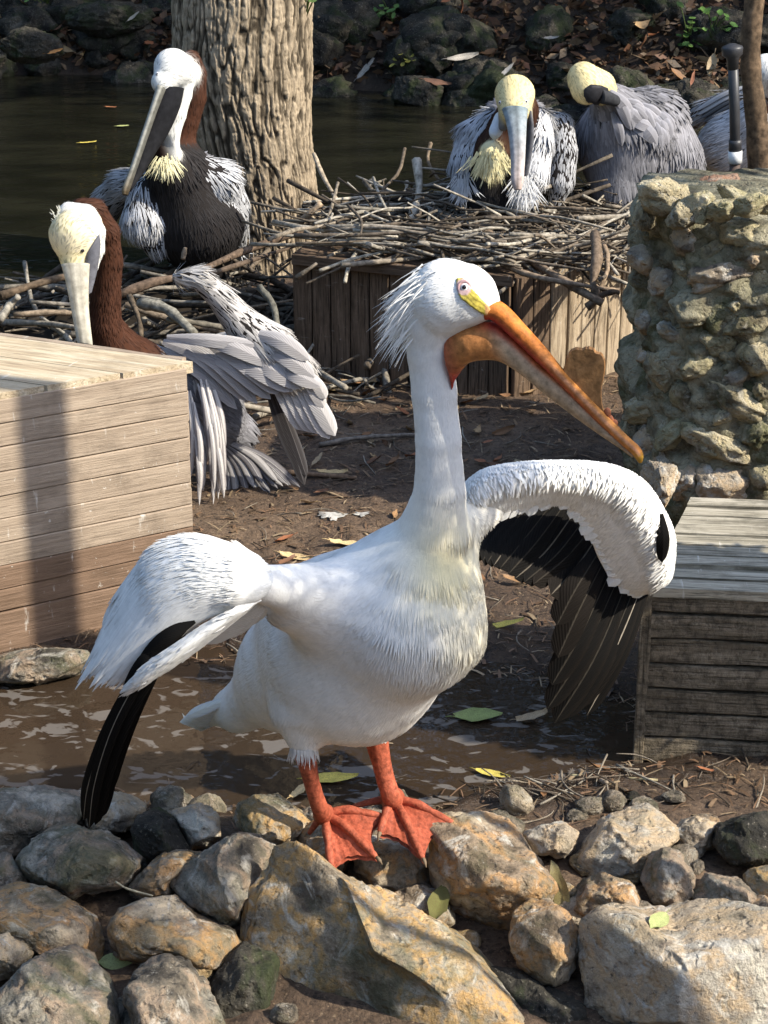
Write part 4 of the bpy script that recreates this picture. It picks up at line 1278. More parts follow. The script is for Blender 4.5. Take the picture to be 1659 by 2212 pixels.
# fringe on the thighs
roots, dirs = [], []
for i in range(90):
    a = r.uniform(0, 6.28)
    q = P(656, 1622, 2.785) + np.array([math.cos(a) * .021, math.sin(a) * .021, .012])
    roots.append(q); dirs.append(unit(np.array([math.cos(a) * .12, math.sin(a) * .12, -1])))
V_, F_, C_ = strands(roots, dirs, .030, .0014, (.72, .70, .66), r, .0)
tag(obj('thigh_fringe', V_, F_, M['feather'], R_, col=C_), kind='stuff')

# bill
OR = np.array([.62, .20, .035]); RED = np.array([.52, .055, .035]); BRN = np.array([.46, .19, .06]); BEI = np.array([.52, .36, .22]); YO = np.array([.66, .36, .05])
up_s = [((1052, 640, 2.705), (1050, 690, 2.705), 30), ((1092, 658, 2.70), (1066, 694, 2.70), 26), ((1135, 702, 2.69), (1108, 732, 2.69), 24), ((1180, 752, 2.68), (1155, 777, 2.68), 21), ((1225, 806, 2.67), (1203, 824, 2.67), 19), ((1300, 884, 2.655), (1280, 902, 2.655), 16),
        ((1350, 936, 2.645), (1335, 954, 2.645), 14), ((1382, 966, 2.64), (1362, 978, 2.64), 13), ((1390, 985, 2.638), (1372, 990, 2.638), 9), ((1387, 999, 2.637), (1380, 1000, 2.637), 3)]
V_, F_, t, ph = loft(up_s, 20, 90)
uc = np.cos(ph)
base = ramp_col(t, [(0, OR * 1.05), (.3, OR), (.55, OR * [1, 1.25, 1.6]), (.8, OR * [1.05, 1.2, 1.4]), (.9, YO * 1.1), (1, YO * [1, .9, .6])])
side = ramp_col(t, [(0, RED), (.35, RED * 1.1), (.7, OR * [1, 1.1, 1.5]), (1, YO)])
grey = np.array([.55, .36, .30])
kk = smooth(.15, -.55, uc)[:, None] if False else np.clip((.1 - uc) / .9, 0, 1)[:, None]
bc = base * (1 - kk) + side * kk
strip = np.exp(-((uc - .15) / .22) ** 2)[:, None] * smooth(.25, .5, t)[:, None] * (t < .86)[:, None] * .55
bc = bc * (1 - strip) + grey * strip
bill = obj('upper_bill', V_, F_, M['skin'], R_, col=bc)
lo_s = [((960, 752, 2.735), (976, 842, 2.735), 16), ((964, 728, 2.735), (983, 822, 2.735), 30), ((978, 711, 2.728), (998, 800, 2.728), 38), ((1010, 700, 2.72), (1022, 780, 2.72), 42), ((1045, 696, 2.712), (1068, 776, 2.712), 36), ((1075, 702, 2.705), (1105, 790, 2.705), 32), ((1120, 740, 2.695), (1140, 816, 2.695), 28), ((1165, 785, 2.685), (1183, 853, 2.685), 24),
        ((1220, 830, 2.673), (1232, 892, 2.673), 19), ((1290, 900, 2.658), (1292, 936, 2.658), 15), ((1345, 953, 2.648), (1342, 970, 2.648), 11), ((1370, 982, 2.642), (1365, 988, 2.642), 6)]
V_, F_, t, ph = loft(lo_s, 22, 110)
uc = np.cos(ph)
mid = ramp_col(t, [(0, RED * [.85, 1.5, 1.5]), (.12, RED * [.9, 2.2, 1.8]), (.24, BRN), (.38, BRN * 1.1), (.5, BEI * .95), (.7, BEI), (1, BEI * .9)])
low = ramp_col(t, [(0, RED * .8), (.12, RED), (.25, OR * [.85, 1.1, 1]), (.45, YO * .85), (.7, BEI), (1, YO)])
hi_ = ramp_col(t, [(0, BRN), (.3, BRN), (.42, RED), (.75, OR), (1, YO)])
bc = mid.copy()
k1 = smooth(-.55, -.95, uc)[:, None] if False else np.clip((-uc - .6) / .35, 0, 1)[:, None]
k2 = np.clip((uc - .62) / .3, 0, 1)[:, None] * (t > .3)[:, None]
bc = bc * (1 - k1) + low * k1; bc = bc * (1 - k2) + hi_ * k2
V_ = V_ + unit(V_ - V_.mean(0)) * (.0012 * fbm(V_ * 60, 81, 3))[:, None]
obj('pouch', V_, F_, M['skin'], R_, col=bc)
# breeding horn on the bill
hp = [(1216, 800), (1222, 780), (1231, 759), (1240, 752), (1256, 752), (1275, 750), (1290, 760), (1303, 766), (1308, 787), (1305, 815), (1300, 840), (1301, 872), (1306, 895)]
hD = 2.662
def plate(poly, D0, D1, th, name, parent, mat, colf, nlay=5):
    n_ = len(poly); c_ = np.mean(poly, 0)
    V, C = [], []
    for l in range(nlay):
        f = l / (nlay - 1) * 2 - 1
        sc = 1 - .05 * abs(f) ** 2
        for q in poly:
            x, y = c_ + (np.array(q) - c_) * sc
            Dd = np.interp(x, [min(p_[0] for p_ in poly), max(p_[0] for p_ in poly)], [D0, D1])
            V.append(P(x, y, Dd) + np.array([.2, 1, 0]) * f * th * .5)
            C.append(colf(x, y))
    F = [tuple(range(n_)), tuple(reversed(range((nlay - 1) * n_, nlay * n_)))]
    F += [(l * n_ + (i + 1) % n_, l * n_ + i, (l + 1) * n_ + i, (l + 1) * n_ + (i + 1) % n_) for l in range(nlay - 1) for i in range(n_)]
    return obj(name, np.array(V), F, mat, parent, col=np.array(C), smooth_shade=False)
hpoly = catmull([(a, b, 0) for a, b in hp], 60)[:, :2]
hpoly = hpoly + np.stack([rng.normal(size=60) * .8, rng.normal(size=60) * 1.6], -1) * (hpoly[:, 1:2] < 775)
hc = lambda x, y: np.array([.40, .20, .075]) * (1.0 + .25 * math.sin(x * .7) * (y < 775)) * (.85 if y < 765 else 1)
plate([tuple(q) for q in hpoly] + [(1290, 893), (1250, 850)], 2.672, 2.656, .012, 'bill_horn', bill, M['skin'], hc)
for i, (x, y, a) in enumerate([(1312, 892, 9), (1318, 905, 8), (1327, 915, 8), (1333, 927, 7), (1340, 936, 6)]):
    q = P(x, y, 2.652)
    Vr, Fr_ = rock_arrays(600 + i, 2, .8, 2)
    obj('bill_knob', Vr * (a * mpp(q)) * [1, .7, 1.3] + q, Fr_, M['skin'], bill, col=np.tile([.38, .13, .06], (len(Vr), 1)))
# bare yellow face and eye
face = [(985, 604), (996, 600), (1008, 606), (1018, 622), (1034, 640), (1050, 656), (1062, 668), (1062, 680), (1045, 679), (1026, 668), (1008, 655), (994, 643), (986, 625)]
V_, F_, xy = patch_on(wp.bvh, face, 3.0, .0030)
fc = []
for x, y in xy:
    e = math.hypot(x - 1002, y - 621)
    c_ = np.array([.62, .42, .40]) if e < 17 else np.array([.70, .56, .10])
    ln = .5 + .5 * math.sin(((x - 1000) * .75 - (y - 640) * 1.0) * .55 + 1.2 * math.sin(x * .21))
    if e >= 17: c_ = c_ * (1 - .55 * ln ** 3)
    if e >= 17 and x > 1045: c_ = np.array([.72, .38, .16])
    fc.append(c_)
obj('bare_face', V_, F_, M['skin'], R_, col=np.array(fc))
h = wp.bvh.ray_cast(Vector(CAMP), Vector(unit(ray(1003, 621))))
ec, en = np.array(h[0]), np.array(h[1])
Vs_, Fs_ = ico(3)
er = 11.5 * mpp(ec)
eye = obj('eye', Vs_ * er + ec - en * er * .35, Fs_, M['eye_pale'], R_)
vd = unit(CAMP - ec)
obj('pupil', Vs_ * er * .48 + ec - en * er * .35 + unit(en + vd * .6) * er * .68, Fs_, M['eye_dark'], eye)
V_, F_ = tube_arrays([ec + unit(en) * .0005 + (np.cos(a_) * RT * 1.0 + np.sin(a_) * UP) * er * 1.12 for a_ in np.linspace(0, 2 * np.pi, 20)], .0022, 6)
obj('eyelid', V_, F_, M['skin'], eye, col=np.tile([.55, .33, .32], (len(V_), 1)))

# ---- far (left) wing
GREYW = np.array([.66, .63, .58])
Lr = [(985, 1075), (1045, 1030), (1120, 1014), (1230, 1010), (1325, 1018), (1385, 1046), (1424, 1100), (1447, 1160), (1438, 1235), (1420, 1268)]
Lc = [(1018, 1150), (1056, 1128), (1120, 1106), (1205, 1092), (1246, 1118), (1274, 1162), (1296, 1212), (1326, 1258), (1370, 1284), (1412, 1268)]
Dw = np.linspace(2.88, 3.16, 10)
rows = []
for f, bul in ((0, 0.03), (.22, -.045), (.55, -.035), (1.0, 0.0)):
    rows.append([(a[0] * (1 - f) + b[0] * f, a[1] * (1 - f) + b[1] * f, d_ + bul * (1 if 0 < i < 9 else .5)) for i, (a, b, d_) in enumerate(zip(Lr, Lc, Dw))])
far = sheet(R_, 'far_wing', rows, 30, 80, .035, M['down'], WHITE, round_edge=lambda u, v: 1.15 - .85 * u + 0 * v)
fw, Fr, N = far
far_d = lambda u, v: np.where(u[:, None] < .33, WHITE, GREYW * (1 - .0 * v[:, None]))
V_, F_, C_ = cat_coats([coat_sheet(Fr, N, 5200, .022, .0045, .003, WHITE, WHITE * .985, 'u', False, 21, .06, curl=.02, keep=lambda u, v: (u < .9) * 1.0)])
tag(obj('wing_coverts', V_, F_, M['feather'], fw, col=C_), kind='stuff')
BLK = np.array([.006, .0055, .005]); BRB = np.array([.010, .008, .0065]); SHA = np.array([.42, .36, .28])
tow = np.array([.1, -1, .15])
prim = [((1398, 1262), (1345, 1400), (1268, 1545), 30), ((1385, 1272), (1330, 1400), (1254, 1530), 34), ((1368, 1280), (1305, 1420), (1222, 1552), 40), ((1348, 1276), (1285, 1420), (1198, 1562), 42), ((1332, 1262), (1265, 1400), (1182, 1532), 42),
        ((1318, 1240), (1255, 1370), (1192, 1480), 44), ((1306, 1215), (1250, 1320), (1205, 1420), 44), ((1298, 1195), (1245, 1270), (1203, 1350), 42)]
for i, (a, m_, t_, w_) in enumerate(prim):
    Db = 3.13 - .012 * i; 
    blade(fw, 'primary_feather', [(a[0] + 8, a[1] - 22, Db + .06), (m_[0], m_[1], Db - .01), (t_[0], t_[1], Db - .03)], w_ * 1.4, tow, BLK if i < 6 else BRB, shaft=SHA * (1.0 if i < 2 else .12), edge=BRB, tipsharp=.72, n=18)
sec = [((1294, 1172), (1245, 1225), (1190, 1285), 44, BRB), ((1282, 1158), (1222, 1205), (1152, 1262), 38, BRB), ((1262, 1142), (1205, 1195), (1132, 1258), 38, BLK), ((1240, 1128), (1180, 1190), (1112, 1250), 38, BLK), ((1215, 1116), (1160, 1170), (1098, 1240), 38, BLK),
       ((1182, 1122), (1130, 1168), (1080, 1228), 36, BLK), ((1150, 1130), (1105, 1168), (1066, 1222), 34, BLK), ((1118, 1140), (1082, 1170), (1052, 1216), 32, BLK), ((1088, 1150), (1064, 1175), (1042, 1212), 30, BLK), ((1065, 1158), (1048, 1180), (1032, 1205), 28, BLK)]
for i, (a, m_, t_, w_, c_) in enumerate(sec):
    Db = 3.03 - .008 * i
    a = (a[0] + 10, a[1] - 34)
    blade(fw, 'secondary_feather', [(a[0], a[1], Db + .11), (m_[0], m_[1], Db + .05), (t_[0], t_[1], Db - .015)], w_ * 1.4, tow, c_, shaft=SHA * (.35 if i % 3 == 0 else .1), edge=c_ * 1.5, tipsharp=.78, n=14)
# scalloped covert tips over the flight feather bases
for i in range(30):
    s_ = i / 31 * 9
    j = min(int(s_), 8); f = s_ - j
    q = np.array(Lc[j]) * (1 - f) + np.array(Lc[j + 1]) * f
    qa = np.array(Lr[j]) * (1 - f) + np.array(Lr[j + 1]) * f
    d_ = Dw[j] * (1 - f) + Dw[j + 1] * f - .028
    v_ = (q - qa) / np.linalg.norm(q - qa)
    v_ = v_ * .5 + np.array([-.5, .6]) * .5
    v_ = v_ / np.linalg.norm(v_)
    st = q - v_ * 62; en_ = q + v_ * rng.uniform(-6, 16)
    blade(fw, 'covert_feather', [(st[0], st[1], d_ + .03), ((st[0] + en_[0]) / 2, (st[1] + en_[1]) / 2, d_ + .012), (en_[0], en_[1], d_ + .014)], 30, tow, WHITE * .97, edge=WHITE * .95, tipsharp=.78, n=12)
for a, b, w_ in (((1417, 1128), (1421, 1172), 9), ((1428, 1110), (1430, 1215), 30)):
    blade(fw, 'alula_feather', [(a[0], a[1], 3.03), ((a[0] + b[0]) / 2 + 4, (a[1] + b[1]) / 2, 3.015), (b[0], b[1], 3.03)], w_, tow, BLK, tipsharp=.6, edge=BRB)

# ---- near (right) wing
rows = [[(556, 1206, 2.61), (525, 1186, 2.62), (430, 1155, 2.66), (345, 1172, 2.67), (285, 1235, 2.66), (250, 1300, 2.645), (226, 1362, 2.63)],
        [(578, 1226, 2.565), (515, 1215, 2.555), (432, 1203, 2.57), (352, 1235, 2.58), (298, 1300, 2.58), (250, 1372, 2.575), (210, 1430, 2.57)],
        [(582, 1256, 2.54), (522, 1258, 2.53), (452, 1265, 2.53), (382, 1302, 2.535), (325, 1358, 2.54), (282, 1405, 2.545), (248, 1442, 2.55)],
        [(570, 1284, 2.535), (527, 1290, 2.525), (470, 1304, 2.525), (412, 1332, 2.53), (366, 1368, 2.535), (330, 1405, 2.54), (300, 1438, 2.545)],
        [(545, 1303, 2.545), (522, 1306, 2.54), (480, 1320, 2.54), (438, 1338, 2.54), (405, 1352, 2.545), (376, 1378, 2.55), (345, 1406, 2.55)]]
nw, Fr, N = sheet(R_, 'near_wing', rows, 40, 70, .016, M['down'], WHITE)
V_, F_, C_ = cat_coats([coat_sheet(Fr, N, 5200, .036, .0045, .001, WHITE, WHITE * .97, 'v', False, 31, .05, curl=.02),
                        coat_sheet(Fr, N, 420, .075, .011, .002, WHITE * .98, WHITE * .90, 'v', False, 32, .03, keep=lambda u, v: (v > .62) * (v < .93) * 1.0, curl=.02)])
tag(obj('wing_coverts', V_, F_, M['feather'], nw, col=C_), kind='stuff')
tow2 = np.array([-.35, -1, .5])
# long white trailing feathers of the near wing
for i in range(20):
    s_ = i / 19 * 4; j = min(int(s_), 3); f = s_ - j
    A_ = [np.array(rows[j][k_]) * (1 - f) + np.array(rows[j + 1][k_]) * f for k_ in (3, 5, 6)]
    d_ = A_[2] - A_[1]; e_ = A_[2] + d_ * rng.uniform(.02, .16) * [1, 1, 0]
    e_[0] -= rng.uniform(0, 4)
    A_[0][2] -= .004
    blade(nw, 'trailing_feather', [tuple(A_[0] - [0, 0, .003]), tuple(A_[1] - [0, 0, .005]), tuple(e_ - [0, 0, .002])], 22, tow2, WHITE * .97, edge=WHITE * .86, tipsharp=.7, n=12)
# black primaries sweeping down to the stones
npr = [((402, 1346), (318, 1440), (248, 1560), (205, 1690), (192, 1790), 30), ((398, 1352), (325, 1450), (262, 1570), (222, 1690), (205, 1782), 34), ((388, 1358), (308, 1450), (238, 1570), (192, 1690), (180, 1772), 34),
       ((372, 1372), (320, 1455), (272, 1560), (236, 1670), (216, 1768), 36), ((358, 1388), (322, 1460), (280, 1550), (248, 1640), (226, 1720), 36)]
for i, a in enumerate(npr):
    Ds = [2.535 + .008 * i, 2.52 + .008 * i, 2.53 + .008 * i, 2.56 + .008 * i, 2.60 + .008 * i]
    blade(nw, 'primary_feather', [(q[0], q[1], d_) for q, d_ in zip(a[:5], Ds)], a[5] * 1.15, tow2, BLK, shaft=SHA * .8 if i in (0, 2) else BRB, edge=BRB * .7, tipsharp=.8, n=24, baserel=.7)
for a, b, c_ in (((420, 1340), (360, 1375), (300, 1430)), ((400, 1352), (345, 1395), (280, 1470)), ((378, 1372), (330, 1420), (272, 1490)), ((350, 1395), (310, 1430), (265, 1500))):
    blade(nw, 'black_covert', [(*a, 2.522), (*b, 2.512), (*c_, 2.518)], 36, tow2, BLK, edge=BRB * .6, tipsharp=.6)
# pale leading strip of the hand
rows = [[(560, 1288, 2.545), (500, 1318, 2.53), (440, 1352, 2.52), (380, 1392, 2.51), (325, 1430, 2.51), (284, 1470, 2.515)],
        [(556, 1298, 2.53), (500, 1330, 2.51), (440, 1370, 2.50), (382, 1412, 2.495), (330, 1450, 2.50), (286, 1480, 2.51)],
        [(545, 1308, 2.545), (500, 1345, 2.53), (448, 1386, 2.515), (395, 1425, 2.51), (340, 1460, 2.51), (290, 1490, 2.515)]]
hs, Fr, N = sheet(nw, 'hand_strip', rows, 12, 40, .008, M['down'], WHITE)
V_, F_, C_ = coat_sheet(Fr, N, 700, .030, .006, .02, WHITE, WHITE * .88, 'v', False, 33, .05)
for i in range(12):
    s_ = .15 + i * .075
    k_ = min(int(s_ * 5), 4); 
    a = np.array(rows[1][k_]); b = np.array(rows[1][min(k_ + 1, 5)])
    blade(nw, 'hand_covert', [tuple(a - [0, rng.uniform(-6, 8), -.008]), tuple((a + b) / 2 - [0, rng.uniform(-4, 6), .002]), tuple(b + [rng.uniform(-14, 4), rng.uniform(-8, 10), -.002])], 20, tow2, WHITE * .97, edge=WHITE * .88, n=10)
tag(obj('hand_down', V_, F_, M['feather'], nw, col=C_), kind='stuff')
# inner feathers seen beneath the wing
for a, b, w_ in (((560, 1300), (420, 1392), 40), ((565, 1305), (448, 1392), 44), ((568, 1310), (480, 1378), 46), ((570, 1312), (515, 1352), 44), ((572, 1310), (538, 1342), 40)):
    blade(nw, 'inner_feather', [(*a, 2.62), ((a[0] + b[0]) / 2, (a[1] + b[1]) / 2, 2.64), (*b, 2.66)], w_, tow, WHITE * .95, edge=WHITE * .9, tipsharp=.55, n=12)
# tail feathers
for i in range(9):
    f = i / 8 * 2 - 1
    blade(R_, 'tail_feather', [(500, 1530 + f * 22, 3.06 + f * .02), (445, 1545 + f * 16, 3.08 + f * .03), (388 + abs(f) * 16 + (f > 0) * 22 * f, 1560 + f * 14, 3.10 + f * .04)], 26, np.array([-.3, -.8, .6]), WHITE * [.95, .94, .86], edge=WHITE * .82, tipsharp=.6)

# ---- legs and webbed feet
LEG = np.array([.42, .105, .055])
def web_foot(name, ankle, toes, hind, leg_path, leg_r, rise):
    """ankle, toes and hind toe: (px, py, z); leg: list of (px,py,D)"""
    g_ = bpy.data.objects.new(name, None); COL.objects.link(g_); g_.parent = R_; ORG[g_.name] = origin(R_); g_.location = (0, 0, 0)
    An = Pz(*ankle); T = [Pz(*t_) for t_ in toes]
    lp = catmull([P(*q) for q in leg_path] + [An + [0, 0, .012]], 30)
    lr = np.interp(np.linspace(0, 1, 30), np.linspace(0, 1, len(leg_r)), np.array(leg_r) * mpp(An))
    V, F = tube_arrays(lp, lr, 20)
    V = V + unit(V - V.mean(0)) * (.0010 * fbm(V * 160, 91, 2))[:, None]
    obj('shank', V, F, M['scaly'], g_, col=LEG * (1 + .25 * fbm(V * 70, 92, 3)[:, None]))
    for i, t_ in enumerate(T):
        mid = (An + t_) / 2 + np.array([0, 0, rise * .9])
        pth_ = catmull([An + [0, 0, .010], An * .65 + t_ * .35 + [0, 0, rise * .9], An * .3 + t_ * .7 + [0, 0, rise * .55], t_ + [0, 0, .004]], 16)
        rr_ = np.interp(np.linspace(0, 1, 16), [0, .3, .38, .6, .68, .95, 1], [.0105, .0072, .0090, .0062, .0076, .0055, .003])
        V, F = tube_arrays(pth_, rr_, 12)
        toe = obj('toe', V, F, M['scaly'], g_, col=LEG * (1.02 + .22 * fbm(V * 80, 93, 3)[:, None]))
        dr = unit(pth_[-1] - pth_[-3])
        V, F = tube_arrays([pth_[-1] - dr * .002, pth_[-1] + dr * .006 + [0, 0, .001], pth_[-1] + dr * .013 - [0, 0, .003]], [.004, .0032, .0008], 8)
        obj('claw', V, F, M['skin'], toe, col=np.tile([.22, .16, .10], (len(V), 1)))
    ht = Pz(*hind)
    V, F = tube_arrays(catmull([An + [0, 0, .012], (An + ht) / 2 + [0, 0, .008], ht], 10), np.linspace(.009, .004, 10), 10)
    obj('toe', V, F, M['scaly'], g_, col=np.tile(LEG, (len(V), 1)))
    Vs, Fs, o = [], [], 0
    fan = T
    for A_, B_ in zip(fan[:-1], fan[1:]):
        n1, n2 = 16, 14
        for side in (1, -1):
            G = np.zeros((n1, n2, 3))
            for i in range(n1):
                for j in range(n2):
                    f, s_ = j / (n2 - 1), i / (n1 - 1)
                    edge_in = 1 - .16 * 4 * f * (1 - f)
                    pa = An + (A_ - An) * s_; pb_ = An + (B_ - An) * s_
                    q = An + ((pa * (1 - f) + pb_ * f) - An) * edge_in
                    arch = rise * (.9 * math.sin(min(s_ / .5, 1) * math.pi / 2) * (1 - s_) + .35 * math.sin(math.pi * s_))
                    q = q + np.array([0, 0, arch * (1 - .45 * math.sin(math.pi * f)) + .004 * side - .0015 * math.sin(f * 25) * s_])
                    G[i, j] = q
            Vs.append(G.reshape(-1, 3))
            f_ = [(i * n2 + j, i * n2 + j + 1, (i + 1) * n2 + j + 1, (i + 1) * n2 + j) for i in range(n1 - 1) for j in range(n2 - 1)]
            if side < 0: f_ = [q[::-1] for q in f_]
            Fs += [tuple(v + o for v in q) for q in f_]; o += n1 * n2
    V = np.vstack(Vs)
    obj('web', V, Fs, M['scaly'], g_, col=LEG * [.98, .92, .9] * (1 + .3 * fbm(V * 45, 94, 4)[:, None]))
ZN, ZF = .155, .165
web_foot('near_foot', (700, 1772, ZN + .01), [(716, 1882, ZN - .03), (815, 1858, ZN - .01), (828, 1768, ZN + .02)], (668, 1800, ZN - .02),
         [(655, 1618, 2.785), (664, 1650, 2.787), (676, 1700, 2.80), (692, 1748, 2.82)], [25, 21, 17, 17, 19, 24], .022)
web_foot('far_foot', (848, 1738, ZF + .012), [(915, 1862, ZF - .02), (982, 1785, ZF + .0), (820, 1805, ZF + .0)][::-1][0:1] + [(915, 1862, ZF - .02), (982, 1785, ZF)], (762, 1742, ZF + .01),
         [(812, 1588, 2.885), (818, 1620, 2.885), (832, 1680, 2.88), (846, 1722, 2.875)], [25, 24, 20, 20, 21, 27], .020)
# ================================================================== brown pelicans
DK = np.array([.022, .019, .018]); SIL = np.array([.50, .50, .51]); GRY = np.array([.225, .22, .235]); BRO = np.array([.062, .025, .014]); PYEL = np.array([.76, .66, .38]); PWHITE = np.array([.76, .75, .70])
DKF = np.array([.030, .027, .027])
def eye_on(b, x, y, r_px, iris=False):
    h = b.bvh.ray_cast(Vector(CAMP), Vector(unit(ray(x, y))))
    if h[0] is None: return
    c_, n_ = np.array(h[0]), np.array(h[1]); q = r_px * mpp(c_)
    V, F = ico(2)
    e = obj('eye', V * q + c_ - n_ * q * .3, F, M['eye_pale'] if iris else M['eye_dark'], b.root)
    if iris: obj('pupil', V * q * .5 + c_ - n_ * q * .3 + unit(n_ + unit(CAMP - c_)) * q * .62, F, M['eye_dark'], e)
def bill_part(b, name, secs, col, k=16, n=40, parent=None, mat='dull_skin'):
    V, F, t, ph = loft(secs, k, n)
    cc = col(t, ph) if callable(col) else np.tile(col, (len(V), 1))
    return obj(name, V, F, M[mat], parent or b.root, col=cc)
def tuft(b, name, centre, spread, direc, n, L, w, col, seed, droop=.1):
    r = np.random.default_rng(seed)
    c_ = P(*centre); m = mpp(c_)
    roots, dirs = [], []
    for i in range(n):
        u, v = r.normal() * spread[0] * m * .5, r.normal() * spread[1] * m * .5
        roots.append(c_ + RT * u + UP * v + np.array([0, r.normal() * .01, 0]))
        dirs.append(unit(np.array(direc) + np.array([u / (spread[0] * m) * .8, 0, 0]) + r.normal(size=3) * .12))
    V, F, C = strands(roots, dirs, L, w, col, r, droop)
    return tag(obj(name, V, F, M['feather'], b.root, col=C), kind='stuff')

# ---- upright bird by the tree
A = Bird('brown_pelican', Pz(420, 590, .25), 'brown pelican with white crown sitting upright on the nest against the tree trunk')
A.cap((352, 178, 6.10), (378, 150, 6.14), 26, 40, PWHITE, .012, fc=PWHITE, fL=.012, fW=.0028, dens=1, lift=.06)
A.cap((372, 145, 6.14), (402, 160, 6.17), 40, 32, PWHITE, .012, fc=PWHITE, fL=.012, fW=.0028, dens=1, lift=.06)
A.chain([(402, 165, 6.16, 20), (400, 205, 6.14, 15), (386, 250, 6.12, 16), (372, 290, 6.11, 17), (378, 330, 6.11, 11)], PWHITE, fc=PWHITE, fL=.012, fW=.0028, dens=1, lift=.06)
A.chain([(412, 130, 6.20, 22), (422, 160, 6.21, 24), (420, 210, 6.22, 26), (404, 260, 6.22, 27), (388, 310, 6.22, 30), (388, 350, 6.22, 48)], BRO, fc=BRO * 1.2, fL=.018, fW=.004, dens=.9, lift=.08)
A.cap((352, 290, 6.13), (362, 345, 6.13), 20, 28, BRO * .4, .012)
A.cap((388, 380, 6.20), (425, 480, 6.26), 72, 98, DK, .04, fc=DKF, fL=.045, fW=.0048, dens=.8)
A.cap((425, 480, 6.26), (440, 560, 6.32), 98, 62, DK, .04, fc=DKF * .8, fL=.04, fW=.0052, dens=.6)
A.chain([(438, 375, 6.20, 40), (470, 390, 6.22, 48), (492, 440, 6.28, 44), (514, 500, 6.40, 24), (518, 535, 6.42, 12)], DK, fc=SIL * 1.1, fL=.06, fW=.0058, dens=1, lift=.04)
A.chain([(330, 400, 6.30, 40), (275, 400, 6.36, 36), (240, 430, 6.42, 36), (225, 470, 6.46, 26)], DK, fc=SIL * .8, fL=.06, fW=.0058, dens=1)
A.chain([(318, 425, 6.20, 42), (312, 478, 6.17, 50), (335, 525, 6.18, 30)], DK, fc=SIL * 1.1, fL=.055, fW=.0048, dens=1, lift=.03)
A.cap((400, 430, 6.50), (420, 500, 6.85), 105, 70, DK, .05, fc=GRY, fL=.06, fW=.012, dens=.6)
A.build(.0095, M['down'])
bird_coat(A, 13000, 101)
GB = np.array([.36, .35, .30])
bl = bill_part(A, 'upper_bill', [((338, 186, 6.06), (358, 194, 6.06), 14), ((323, 235, 6.02), (340, 240, 6.02), 13), ((303, 295, 5.97), (319, 300, 5.97), 12), ((281, 360, 5.92), (296, 366, 5.92), 11), ((264, 405, 5.89), (281, 410, 5.89), 10), ((264, 420, 5.88), (276, 422, 5.88), 5)],
               lambda t, ph: ramp_col(t, [(0, GB), (.6, GB * .9), (.9, GB * [.6, .45, .3]), (1, GB * [.6, .45, .3])]) * (.35 + .65 * (np.cos(ph) > -.2))[:, None])
bill_part(A, 'pouch', [((352, 190, 6.085), (398, 192, 6.10), 16), ((336, 225, 6.05), (388, 235, 6.08), 16), ((320, 275, 6.02), (362, 290, 6.06), 14), ((305, 320, 5.99), (335, 330, 6.03), 12), ((290, 370, 5.96), (308, 376, 5.98), 10), ((274, 410, 5.92), (284, 412, 5.92), 6)], np.array([.016, .016, .018]))
eye_on(A, 340, 160, 5, True)
tuft(A, 'breast_tuft', (358, 352, 6.05), (24, 14), (0, -.15, -1), 200, .042, .0018, (.78, .72, .45), 5)

# ---- preening bird behind the tan crate
B = Bird('brown_pelican', Pz(450, 1090, .02), 'brown pelican with yellow face bending over the tan crate, silver wing drooping')
B.cap((160, 562, 4.36), (160, 510, 4.38), 30, 52, PYEL, .012, fc=PYEL, fL=.012, fW=.0028, dens=1, lift=.06)
B.cap((160, 510, 4.38), (178, 488, 4.42), 52, 44, PYEL * [1, 1.02, 1.25], .012, fc=PYEL * [1, 1.02, 1.25], fL=.012, fW=.0028, dens=1, lift=.06)
B.chain([(150, 462, 4.42, 26), (185, 468, 4.40, 26), (208, 500, 4.38, 20), (214, 540, 4.37, 12), (204, 590, 4.36, 6)], PWHITE, fc=PWHITE, fL=.012, fW=.0028, dens=1, lift=.06)
B.chain([(175, 452, 4.50, 24), (203, 455, 4.52, 26), (228, 500, 4.54, 29), (234, 560, 4.56, 31), (228, 640, 4.57, 32), (226, 700, 4.58, 37), (250, 760, 4.62, 58), (290, 820, 4.68, 80)], BRO, fc=BRO * 1.25, fL=.020, fW=.0035, dens=1, lift=.1)
B.cap((290, 820, 4.68), (420, 880, 4.82), 80, 92, DK, .05, fc=GRY, fL=.05, fW=.01, dens=.8)
B.cap((420, 880, 4.82), (500, 930, 4.88), 92, 50, DK, .05, fc=GRY, fL=.05, fW=.01, dens=.8)
B.chain([(388, 600, 4.66, 16), (425, 598, 4.66, 23), (470, 636, 4.67, 28), (520, 696, 4.68, 38), (575, 745, 4.68, 52), (630, 800, 4.69, 50), (650, 830, 4.70, 30)], DK, fc=np.array([.56, .53, .50]), fL=.05, fW=.0052, dens=1, lift=.03)
B.cap((560, 750, 4.74), (420, 800, 4.78), 50, 60, DK, .04, fc=np.array([.50, .47, .44]), fL=.05, fW=.012, dens=1)
B.build(.0085, M['down'])
bird_coat(B, 13000, 102)
PB = np.array([.60, .55, .44])
bl = bill_part(B, 'upper_bill', [((132, 572, 4.33), (194, 570, 4.33), 16), ((142, 610, 4.31), (192, 612, 4.31), 15), ((152, 660, 4.29), (192, 662, 4.29), 13), ((160, 705, 4.27), (196, 708, 4.27), 11), ((166, 738, 4.26), (200, 742, 4.26), 8), ((172, 746, 4.255), (198, 748, 4.255), 4)],
               lambda t, ph: (PB * (1 - .5 * (np.abs(np.cos(ph) - .35) < .12)[:, None] - .35 * (np.abs(np.cos(ph) + .3) < .12)[:, None])) * (.8 + .2 * (np.cos(ph) > -.6))[:, None])
